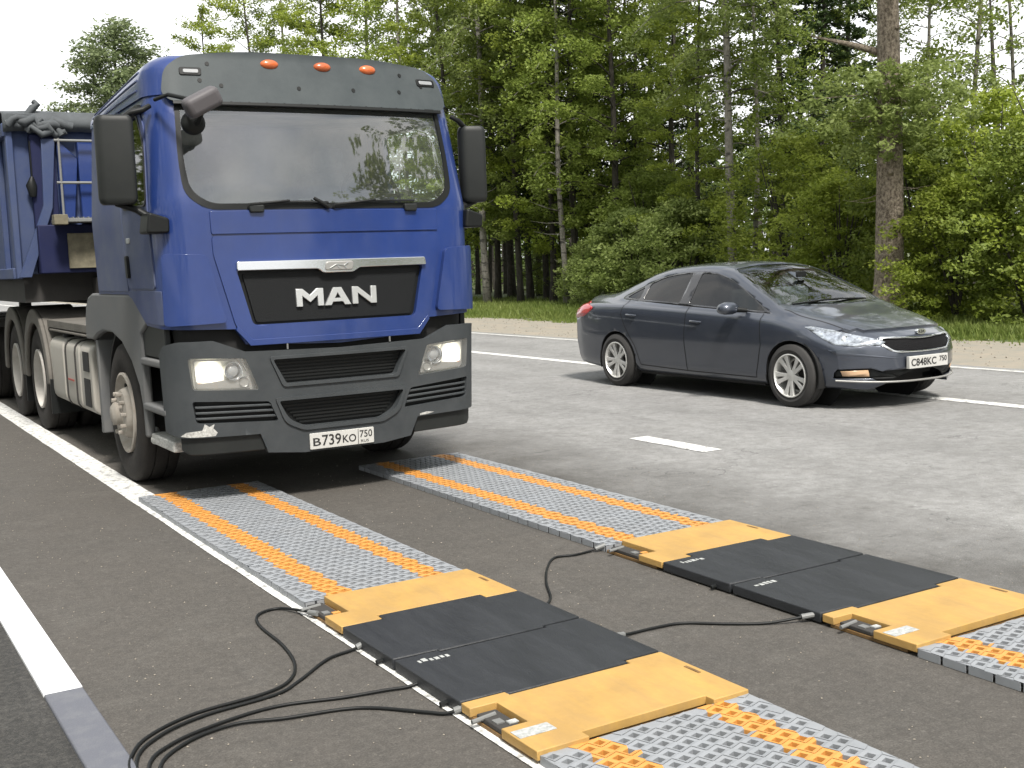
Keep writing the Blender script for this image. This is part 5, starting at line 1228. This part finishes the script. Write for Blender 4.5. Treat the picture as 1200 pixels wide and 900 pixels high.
def bark(name, c1, c2, sc=(9, 9, 2.2), bump=1.0, patches=None):
    m, n, b = nt(name); L = n.links.new
    tc = n.nodes.new('ShaderNodeTexCoord'); mp = n.nodes.new('ShaderNodeMapping'); mp.inputs['Scale'].default_value = sc; L(tc.outputs['Object'], mp.inputs[0])
    q = n.nodes.new('ShaderNodeTexNoise'); q.inputs['Scale'].default_value = 2.2; q.inputs['Detail'].default_value = 8; q.inputs['Roughness'].default_value = .7; L(mp.outputs[0], q.inputs['Vector'])
    r = n.nodes.new('ShaderNodeMapRange'); r.inputs[1].default_value = .38; r.inputs[2].default_value = .62; L(q.outputs['Fac'], r.inputs[0])
    mx = n.nodes.new('ShaderNodeMix'); mx.data_type = 'RGBA'; mx.inputs[6].default_value = rgb(c1); mx.inputs[7].default_value = rgb(c2); L(r.outputs[0], mx.inputs[0])
    last = mx.outputs[2]
    if patches:
        q2 = n.nodes.new('ShaderNodeTexNoise'); q2.inputs['Scale'].default_value = 1.6; q2.inputs['Detail'].default_value = 6
        mp2 = n.nodes.new('ShaderNodeMapping'); mp2.inputs['Scale'].default_value = (2, 2, 6); L(tc.outputs['Object'], mp2.inputs[0]); L(mp2.outputs[0], q2.inputs['Vector'])
        r2 = n.nodes.new('ShaderNodeMapRange'); r2.inputs[1].default_value = .55; r2.inputs[2].default_value = .62; L(q2.outputs['Fac'], r2.inputs[0])
        m2 = n.nodes.new('ShaderNodeMix'); m2.data_type = 'RGBA'; L(r2.outputs[0], m2.inputs[0]); L(last, m2.inputs[6]); m2.inputs[7].default_value = rgb(patches); last = m2.outputs[2]
    L(last, b.inputs['Base Color']); b.inputs['Roughness'].default_value = .9
    bp = n.nodes.new('ShaderNodeBump'); bp.inputs['Strength'].default_value = bump; bp.inputs['Distance'].default_value = .03; L(q.outputs['Fac'], bp.inputs['Height']); L(bp.outputs[0], b.inputs['Normal'])
    return m
M['bark_big'] = bark('rough grey brown bark', (.075, .056, .042), (.32, .27, .21), (9, 9, 6.5), 1.2)
M['bark_pale'] = bark('pale birch bark', (.15, .14, .12), (.27, .25, .22), (6, 6, 3), .5, (.05, .045, .04))
M['bark_dark'] = bark('dark bark', (.022, .020, .016), (.060, .052, .042))

def leaves_mesh(name, C, S_, T_, up=.55, asp=.55):
    """C centres (N,3), S_ leaf lengths (N,), T_ tint (N,)"""
    N = len(C); n = RNG.normal(size=(N, 3)); n[:, 2] = np.abs(n[:, 2]) + up; n /= np.linalg.norm(n, axis=1)[:, None]
    t = RNG.normal(size=(N, 3)); t -= n * (t * n).sum(1)[:, None]; t /= np.linalg.norm(t, axis=1)[:, None]; b = np.cross(n, t)
    L_ = (S_ * .5)[:, None]; W_ = (S_ * .5 * asp)[:, None]
    V = np.stack([C + t * L_, C + b * W_ - t * L_ * .1 - n * L_ * .15, C - t * L_, C - b * W_ - t * L_ * .1 - n * L_ * .15], 1).reshape(-1, 3)
    me = bpy.data.meshes.new(name); me.vertices.add(4 * N); me.vertices.foreach_set('co', V.astype(np.float32).ravel())
    me.loops.add(4 * N); me.loops.foreach_set('vertex_index', np.arange(4 * N, dtype=np.int32)); me.polygons.add(N)
    me.polygons.foreach_set('loop_start', np.arange(0, 4 * N, 4, dtype=np.int32)); me.polygons.foreach_set('loop_total', np.full(N, 4, dtype=np.int32))
    a = me.attributes.new('tint', 'FLOAT', 'POINT'); a.data.foreach_set('value', np.repeat(T_, 4).astype(np.float32)); me.update(); me.validate(); return me
def clumps(P, R_, n, flat=.6, size=(.09, .15)):
    P = np.array(P); R_ = np.array(R_); k = len(P); q = RNG.normal(size=(k, n, 3)); q /= (np.linalg.norm(q, axis=2)[:, :, None] + 1e-6); q *= RNG.random((k, n, 1)) ** .5
    q[:, :, 2] *= flat; C = (P[:, None, :] + q * R_[:, None, None]).reshape(-1, 3)
    S_ = RNG.uniform(size[0], size[1], k * n); T_ = np.clip(np.repeat(RNG.random(k), n) * .75 + RNG.random(k * n) * .35, 0, 1)
    return C, S_, T_
def make_tree(kind, H, seed, r0=.14, h0=.25, spread=2.4, nb=40, per=5, n=60, leaf=(.09, .15), cl=(.30, .55), droop=0., flat=.6, lean=.02, stubs=0, top=1.0, up=.5):
    R = random.Random(seed); w = MB(); 
    ph = R.uniform(0, 6)
    def tr(h): return Vector((lean * h + .10 * math.sin(h * .5 + ph) * min(1, h / 4), .08 * math.sin(h * .37 + ph * 2) * min(1, h / 4), h))
    k = 16; w.tube([tr(H * i / k) - Vector((0, 0, .15 if i == 0 else 0)) for i in range(k + 1)], [r0 * (1.35 if i == 0 else 1) * (1 - .88 * (i / k) ** 1.1) + .008 for i in range(k + 1)], 12)
    P = []; RR = []
    for i in range(nb):
        t = (i + R.random()) / nb; h = H * (h0 + (1 - h0) * t * .985)
        az = i * 2.39996 + R.uniform(-.5, .5)
        if kind == 'spruce': Lb = spread * (1 - t) ** .85 * R.uniform(.7, 1.1) + .25; rise = -.12 - .15 * (1 - t)
        elif kind == 'birch': Lb = spread * (math.sin(PI * min(1, (t * .9 + .12))) ** .7) * R.uniform(.55, 1.1) + .3; rise = .55
        else: Lb = spread * (math.sin(PI * min(1, (t * .80 + .18))) ** .8) * R.uniform(.55, 1.15) + .3; rise = .35 + .4 * t
        b0 = tr(h); d_ = Vector((math.cos(az), math.sin(az), 0)); pts = []
        for j in range(5):
            s = j / 4; pts.append(b0 + d_ * Lb * s + Vector((R.uniform(-.08, .08) * s, R.uniform(-.08, .08) * s, Lb * (rise * s - (droop + .25) * s * s))))
        w.tube(pts, [max(.006, r0 * .30 * (1 - t * .6) * (1 - .85 * s_ / 4)) for s_ in range(5)], 5, False)
        m_ = max(2, int(per * Lb / spread + .5))
        for j in range(m_):
            s = .35 + .68 * (j + R.random()) / m_; s = min(s, 1.02); q = b0 + d_ * Lb * s + Vector((0, 0, Lb * (rise * s - (droop + .25) * s * s)))
            off = R.uniform(-.28, .28) * Lb * (.3 + s * .4); q += Vector((-d_.y * off, d_.x * off, R.uniform(-.15, .15)))
            P.append(tuple(q)); RR.append(R.uniform(*cl) * (1 if kind != 'spruce' else (.6 + .6 * (1 - t))))
    for i in range(stubs):
        h = H * h0 * R.uniform(.4, 1.0); az = R.uniform(0, 6.28); a = tr(h); d_ = Vector((math.cos(az), math.sin(az), R.uniform(-.1, .4))); l_ = R.uniform(.4, 1.2)
        w.tube([a, a + d_ * l_ * .5, a + d_ * l_ + Vector((0, 0, .1))], [.02, .012, .004], 5, False)
    C, S_, T_ = clumps(P, RR, n, flat, leaf)
    return w, leaves_mesh('crown', C, S_, T_, up)
def place_tree(name, pack, loc, rz, sc, label, cat, group, lm, bm_):
    """pack = [wood mesh, crown mesh] shared by the copies"""
    root = thing(name, loc, label, cat, group); root.rotation_euler = (0, 0, rz); root.scale = sc
    for nm, me in (('trunk', pack[0]), ('crown', pack[1])):
        o = bpy.data.objects.new(nm, me); COL.objects.link(o); o.parent = root
    return root
def pack(kind, lm, bm_, **k):
    w, cm = make_tree(kind, **k); me = bpy.data.meshes.new('trunk'); me.from_pydata(w.v, [], w.f); me.materials.append(M[bm_])
    me.polygons.foreach_set('use_smooth', [True] * len(me.polygons)); cm.materials.append(M[lm]); return [me, cm]
PK = {
 'birch1': pack('birch', 'leaf_pale', 'bark_pale', H=17, seed=1, r0=.12, h0=.32, spread=2.3, nb=46, per=6, n=70, leaf=(.09, .16), droop=.55, flat=1.1, cl=(.25, .5), stubs=8),
 'birch2': pack('birch', 'leaf_mid', 'bark_pale', H=16, seed=2, r0=.09, h0=.22, spread=2.0, nb=48, per=6, n=64, leaf=(.09, .16), droop=.5, flat=1.1, cl=(.25, .5), stubs=6),
 'leafy1': pack('leafy', 'leaf_mid', 'bark_dark', H=15, seed=3, r0=.13, h0=.16, spread=2.6, nb=52, per=6, n=74, leaf=(.10, .17), flat=.55, stubs=8),
 'leafy2': pack('leafy', 'leaf_bright', 'bark_dark', H=14, seed=4, r0=.11, h0=.10, spread=2.4, nb=52, per=6, n=70, leaf=(.10, .17), flat=.5, stubs=6),
 'spruce1': pack('spruce', 'needle', 'bark_dark', H=18, seed=5, r0=.16, h0=.16, spread=2.3, nb=80, per=5, n=50, leaf=(.12, .22), flat=.35, cl=(.28, .48), stubs=14, up=.9),
 'spruce2': pack('spruce', 'needle', 'bark_dark', H=16, seed=6, r0=.13, h0=.24, spread=1.9, nb=70, per=5, n=50, leaf=(.12, .22), flat=.35, cl=(.28, .48), stubs=14, up=.9),
 'far': pack('leafy', 'leaf_hazed', 'bark_dark', H=19, seed=8, r0=.2, h0=.22, spread=3.3, nb=84, per=8, n=60, leaf=(.18, .32), flat=.8, cl=(.55, 1.0)),
 'sparse': pack('leafy', 'leaf_mid', 'bark_pale', H=12, seed=9, r0=.07, h0=.30, spread=1.9, nb=34, per=5, n=34, leaf=(.09, .14), flat=.6, cl=(.3, .55)),
}
RT = random.Random(3)
def put(kind, px, X, label, sc=1.0, group='trees along the edge of the wood', name=None, sz=None):
    nm = name or {'b': 'birch_tree', 'l': 'leafy_tree', 's': 'spruce_tree', 'f': 'leafy_tree'}[kind[0]]
    if kind == 'sparse': nm = 'young_tree'
    return place_tree(nm, PK[kind], spot(px, X), RT.uniform(0, 6.28), (sc, sc, sz or sc), label, 'tree', group, None, None)
# isolated far tree and the wood edge behind the truck
put('far', 156, 20, 'pale rounded treetop standing alone in the sky behind the truck cab roof', 1.3, sz=1.0)
put('leafy2', 262, 20.5, 'tree whose sparse top reaches the sky just right of the lone pale treetop', 1.15)
put('leafy2', 315, 21.0, 'bright green tree rising above the left amber roof lamp of the truck', 1.25)
put('birch1', 352, 23, 'green birch crown above the middle of the truck roof', 1.12)
put('leafy2', 395, 20.5, 'bright tree crown above the right amber roof lamp of the truck', 1.15)
put('leafy1', 440, 22.5, 'mid green tree above the right half of the truck roof', 1.15)
put('birch2', 478, 20.5, 'slim birch above the right end of the truck roof fascia', 1.1)
put('spruce2', 515, 24, 'dark conifer showing just right of the truck roof corner', 1.0)
put('leafy2', 530, 20.0, 'bright leafy tree directly behind the right mirror of the truck', 1.0)
put('birch1', 571, 20.0, 'slim pale birch trunk immediately right of the truck mirror', 1.0)
put('spruce1', 600, 24, 'dark spruce behind the pale birch beside the truck mirror', .95)
put('leafy1', 622, 22.5, 'dark stemmed leafy tree left of the tall dark spruce', .95)
put('leafy2', 648, 21.5, 'slender leafy tree midway between truck and car', .95)
put('birch2', 664, 20.6, 'thin birch beside the tall spruce above the car tail', .95)
put('spruce1', 690, 23.5, 'tall broad spruce above the red tail lamp of the car', .9)
put('leafy1', 722, 21.5, 'leafy tree above the rear window of the car', .9)
put('leafy2', 752, 24.5, 'narrow leafy tree above the rear door of the car', .95)
put('leafy1', 790, 23.0, 'mid green tree left of the pair of pale trunks', .85)
put('birch1', 860, 20.2, 'stouter pale trunk of the pair rising above the car windscreen', .95, sz=.95)
put('birch2', 884, 20.9, 'thinner pale trunk of the pair rising above the car windscreen', .75)
put('leafy2', 822, 20.8, 'bright young leafy tree just left of the pale trunks', .70)
put('spruce2', 912, 24, 'dark spruce just right of the pair of pale trunks', .9)
put('leafy1', 940, 26, 'leafy tree with dark stem behind the bushes', .8)
put('spruce2', 968, 26, 'dark spruce seen through the gap left of the thick trunk', .85)
put('spruce2', 1002, 28, 'spruce half hidden behind the thick trunk', .9)
put('birch2', 1088, 21, 'drooping birch immediately right of the thick trunk', .62)
put('sparse', 1140, 22.5, 'thin sparse young tree against the sky at the top right', .95)
put('sparse', 1185, 23.5, 'sparse young tree against the sky at the right edge of the photo', .85)
for px, X in ((548, 22.8), (560, 26), (583, 22), (593, 27), (610, 20.8), (632, 25.5), (641, 23), (657, 27), (676, 21.6), (700, 26.5), (735, 25.5), (770, 26.5), (805, 27)):
    put('spruce2' if RT.random() < .4 else 'leafy1', px, X, 'one of the thin dark trunks in the shade of the wood between truck and car', RT.uniform(.75, .95), 'thin dark trunks in the shade of the wood', 'shaded_tree')
# the thick trunk
w, cm = make_tree('leafy', H=15, seed=21, r0=.285, h0=.40, spread=3.4, nb=46, per=6, n=46, leaf=(.10, .16), flat=.6, cl=(.35, .6), stubs=0, lean=-.004)
big = thing('large_tree', (18.15, 15.75, 0), 'old tree with a thick grey brown trunk standing in front of the bushes', 'tree', 'trees along the edge of the wood')
R = random.Random(4)
def twig(z, az, l_, r_, rise=.2):
    a = Vector((0, 0, z)); d_ = Vector((math.cos(az), math.sin(az), rise)); w.tube([a, a + d_ * l_ * .5 + Vector((0, 0, R.uniform(-.05, .08))), a + d_ * l_ + Vector((0, 0, R.uniform(-.1, .1)))], [r_, r_ * .6, r_ * .15], 6, False)
twig(5.15, math.radians(150), 1.5, .085, .32); 
for i in range(22): twig(R.uniform(3.9, 4.6), R.uniform(0, 6.28), R.uniform(.5, 1.5), .022, R.uniform(-.2, .15))
for i in range(14): twig(R.uniform(2.2, 3.9), R.uniform(0, 6.28), R.uniform(.4, 1.0), .012, R.uniform(-.3, .1))
for z in (1.9, 2.9, 4.7, 5.6):
    az = R.uniform(3.3, 4.6); w.tube([(math.cos(az) * .18, math.sin(az) * .18, z), (math.cos(az) * .30, math.sin(az) * .30, z + .03)], [.09, .05], 8)
PS = [(R.gauss(-.42, .62), R.gauss(-.30, .75), R.triangular(3.1, 4.9, 4.3)) for _ in range(150)]; Cq, Sq, Tq = clumps(PS, [R.uniform(.16, .36) for _ in PS], 58, .6, (.07, .13))
sm_ = leaves_mesh('shoots', Cq, Sq, Tq, .6); sm_.materials.append(M['leaf_pale']); o = bpy.data.objects.new('leafy_shoots', sm_); COL.objects.link(o); o.parent = big
tm = w.build('trunk', M['bark_big'], big, 60); cm.materials.append(M['leaf_mid']); o = bpy.data.objects.new('crown', cm); COL.objects.link(o); o.parent = big

# bushes
def make_bush(seed, rx, h, n=230, per=62, leaf=(.07, .12), lm='leaf_bright'):
    R = random.Random(seed); w = MB(); P = []; RR = []
    for i in range(11):
        az = R.uniform(0, 6.28); d_ = Vector((math.cos(az), math.sin(az), 0)) * rx * R.uniform(.2, .8); t_ = h * R.uniform(.6, .95)
        w.tube([(0, 0, -.05), tuple(d_ * .3 + Vector((0, 0, t_ * .4))), tuple(d_ * .7 + Vector((0, 0, t_ * .75))), tuple(d_ + Vector((0, 0, t_)))], [.035, .028, .018, .006], 5, False)
    for i in range(n):
        az = R.uniform(0, 6.28); z = h * R.random() ** .8; prof = (1 - (z / h) ** 2.6) ** .5 * (.78 + .22 * min(1, z / (h * .25)))
        lob = 1 + .16 * math.sin(az * 3 + seed) + .14 * math.sin(az * 5 + z * 2.3 + seed)
        rr = rx * prof * lob * (R.random() ** .42); P.append((rr * math.cos(az), rr * math.sin(az), max(.15, z))); RR.append(R.uniform(.20, .42))
    C, S_, T_ = clumps(P, RR, per, .5, leaf); cm = leaves_mesh('foliage', C, S_, T_, .6)
    me = bpy.data.meshes.new('stems'); me.from_pydata(w.v, [], w.f); me.materials.append(M['bark_dark']); cm.materials.append(M[lm]); return me, cm
BU = [make_bush(31, 1.9, 4.2), make_bush(32, 1.7, 3.6, lm='leaf_mid'), make_bush(33, 1.6, 3.2), make_bush(34, 1.5, 2.6, lm='leaf_pale')]
def bush(i, px, X, label, sx, sz):
    r_ = thing('bush', spot(px, X), label, 'bush', 'bushes in front of the wood'); r_.rotation_euler = (0, 0, RT.uniform(0, 6.28)); r_.scale = (sx, sx, sz)
    for nm, me in (('stems', BU[i][0]), ('foliage', BU[i][1])):
        o = bpy.data.objects.new(nm, me); COL.objects.link(o); o.parent = r_
bush(0, 930, 20.6, 'bright bush left of the thick trunk above the car bonnet', 1.0, 1.0)
bush(2, 985, 19.6, 'low bright bush touching the left side of the thick trunk', .95, .95)
bush(0, 1010, 21.4, 'tall bright bush rising behind the thick trunk', 1.1, 1.12)
bush(1, 1085, 20.2, 'darker green bush immediately right of the thick trunk', 1.05, 1.12)
bush(2, 1120, 18.9, 'bright bush right of the thick trunk low above the grass', .85, .85)
bush(0, 1165, 20.4, 'big bush near the right edge reaching up to the sky gap', 1.1, 1.05)
bush(1, 1205, 19.0, 'dark bush cut by the right edge of the photo', .95, 1.0)
bush(0, 1290, 19.5, 'bush just outside the right edge of the photo', 1.1, 1.1)
bush(3, 745, 20.2, 'pale green shrub above the rear door of the car', 1.15, 1.05)
bush(3, 800, 20.0, 'pale shrub above the front door of the car', 1.1, 1.1)
bush(1, 770, 21.5, 'darker shrub behind the two pale shrubs above the car roof', 1.2, 1.1)
bush(2, 838, 21.2, 'fresh green shrub at the foot of the pair of pale trunks', .9, .9)
bush(3, 692, 21.0, 'small pale shrub above the red tail lamp', .8, .75)
bush(1, 650, 24.0, 'low dark shrub deep under the spruces', .8, .55)

# the mass of the wood behind, which nobody could count
def wood():
    P = []; RR = []; g = MB(); R = random.Random(9)
    for i in range(2300):
        X = R.uniform(29, 56); y = R.uniform(6, 110); z = R.random() ** 1.1 * (5.6 + 2.0 * noise.noise(Vector((X * .12, y * .12, 0))) )
        P.append((X, y, z)); RR.append(R.uniform(.5, 1.25))
    for i in range(900):
        X = R.uniform(44, 62); y = R.uniform(6, 120); P.append((X, y, R.uniform(0, 8))); RR.append(R.uniform(.9, 1.6))
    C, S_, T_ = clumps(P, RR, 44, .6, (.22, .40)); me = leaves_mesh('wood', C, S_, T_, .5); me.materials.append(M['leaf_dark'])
    o = bpy.data.objects.new('wood', me); COL.objects.link(o); tag(o, 'dark mass of the wood behind the nearer trees', 'wood', kind='stuff')
    for i in range(150):
        X = R.uniform(27, 50); y = R.uniform(20, 100); h = R.uniform(6, 8.5); x2 = X + R.uniform(-.4, .4)
        g.tube([(X, y, 0), ((X + x2) / 2, y, h * .5), (x2, y + R.uniform(-.3, .3), h)], [R.uniform(.09, .16), .09, .02], 6, False)
    o = g.build('wood_trunks', M['bark_dark'], None, 60); tag(o, 'far dark trunks inside the wood', 'wood', kind='stuff')
wood()
def near_wood():
    P = []; RR = []; R = random.Random(19)
    for i in range(3200):
        y = R.uniform(-40, 120); q = noise.noise(Vector((y * .22, 3, 0))); P.append((-11 - R.uniform(0, 8), y, R.random() ** .8 * (21 + 9 * q))); RR.append(R.uniform(.6, 1.5))
    for i in range(2200):
        y = R.uniform(-45, 7); q = noise.noise(Vector((y * .3, 7, 0))); P.append((20 + R.uniform(0, 8), y, R.random() ** .7 * (19 + 7 * q))); RR.append(R.uniform(.5, 1.2))
    C, S_, T_ = clumps(P, RR, 28, .7, (.32, .60)); me = leaves_mesh('wood', C, S_, T_, .5); me.materials.append(M['leaf_mid'])
    o = bpy.data.objects.new('wood', me); COL.objects.link(o); tag(o, 'belts of trees along the road that the car windows and truck windscreen mirror', 'wood', kind='stuff')
near_wood()
# grass verge
def grass():
    N = 120000; y = RNG.uniform(2, 75, N) ; y = 2 + (y - 2) * RNG.random(N) ** .5; x = RNG.uniform(14.9, 24, N); x = 14.9 + (x - 14.9) * RNG.random(N) ** .35
    keep = (x > 15.25 + .35 * np.sin(y * 1.3) + .25 * np.sin(y * 4.1)) | (RNG.random(N) < .10); x = x[keep]; y = y[keep]; N = len(x)
    h = RNG.uniform(.03, .11, N) * (1 + .6 * (np.sin(x * 2.1 + y * .9) > .3)) * np.clip((x - 14.7) / 1.2, .35, 1.2); a = RNG.uniform(0, 6.28, N); w_ = RNG.uniform(.012, .028, N)
    bx, by = np.cos(a) * w_, np.sin(a) * w_; lx = RNG.normal(0, .4, N) * h; ly = RNG.normal(0, .4, N) * h
    V = np.stack([np.stack([x - bx, y - by, np.full(N, -.02)], 1), np.stack([x + bx, y + by, np.full(N, -.02)], 1), np.stack([x + lx, y + ly, h], 1)], 1).reshape(-1, 3)
    me = bpy.data.meshes.new('grass'); me.vertices.add(3 * N); me.vertices.foreach_set('co', V.astype(np.float32).ravel()); me.loops.add(3 * N); me.loops.foreach_set('vertex_index', np.arange(3 * N, dtype=np.int32))
    me.polygons.add(N); me.polygons.foreach_set('loop_start', np.arange(0, 3 * N, 3, dtype=np.int32)); me.polygons.foreach_set('loop_total', np.full(N, 3, dtype=np.int32))
    at = me.attributes.new('tint', 'FLOAT', 'POINT'); at.data.foreach_set('value', np.repeat(np.clip(.5 + .35 * np.sin(x * 1.7) * np.sin(y * .8) + RNG.normal(0, .25, N), 0, 1), 3).astype(np.float32)); me.update(); me.validate()
    me.materials.append(leaf_mat('grass blades', (.10, .15, .025), (.21, .25, .07), .45)); o = bpy.data.objects.new('grass', me); COL.objects.link(o); tag(o, 'green roadside grass between sandy shoulder and trees', 'grass', kind='stuff')
grass()
sheet('grass_ground', 15.2, 26, -60, 200, -.012, mat('grassy earth', (.055, .085, .022), .95, col2=(.10, .12, .04), vscale=2, bump=.6, bscale=20), 1, 300, .35)


def gravel():
    N = 2600; y = 4 + 60 * RNG.random(N) ** 1.6; x = RNG.uniform(12.2, 15.6, N); k = 1600
    x = np.concatenate([x, RNG.uniform(.8, 5.0, k)]); y = np.concatenate([y, RNG.uniform(2, 12, k)]); N += k
    r_ = np.concatenate([RNG.uniform(.005, .020, N - k), RNG.uniform(.002, .005, k)]); base = np.array([[1, 0, 0], [0, 1, 0], [-1, 0, 0], [0, -1, 0], [0, 0, .8], [0, 0, -.5]])
    V = (base[None] * RNG.uniform(.6, 1.3, (N, 6, 3)) * r_[:, None, None] + np.stack([x, y, np.where(x > 12, .0, .001) + r_ * .2], 1)[:, None]).reshape(-1, 3)
    F = np.array([[0, 1, 4], [1, 2, 4], [2, 3, 4], [3, 0, 4], [1, 0, 5], [2, 1, 5], [3, 2, 5], [0, 3, 5]]); F = (F[None] + 6 * np.arange(N)[:, None, None]).reshape(-1, 3)
    me = bpy.data.meshes.new('gravel'); me.from_pydata(V.tolist(), [], F.tolist()); me.materials.append(mat('loose stones', (.20, .18, .15), .9, col2=(.28, .25, .205), vscale=9))
    o = bpy.data.objects.new('gravel', me); COL.objects.link(o); tag(o, 'loose stones on the sandy shoulder and grit on the road', 'gravel', kind='stuff')
gravel()
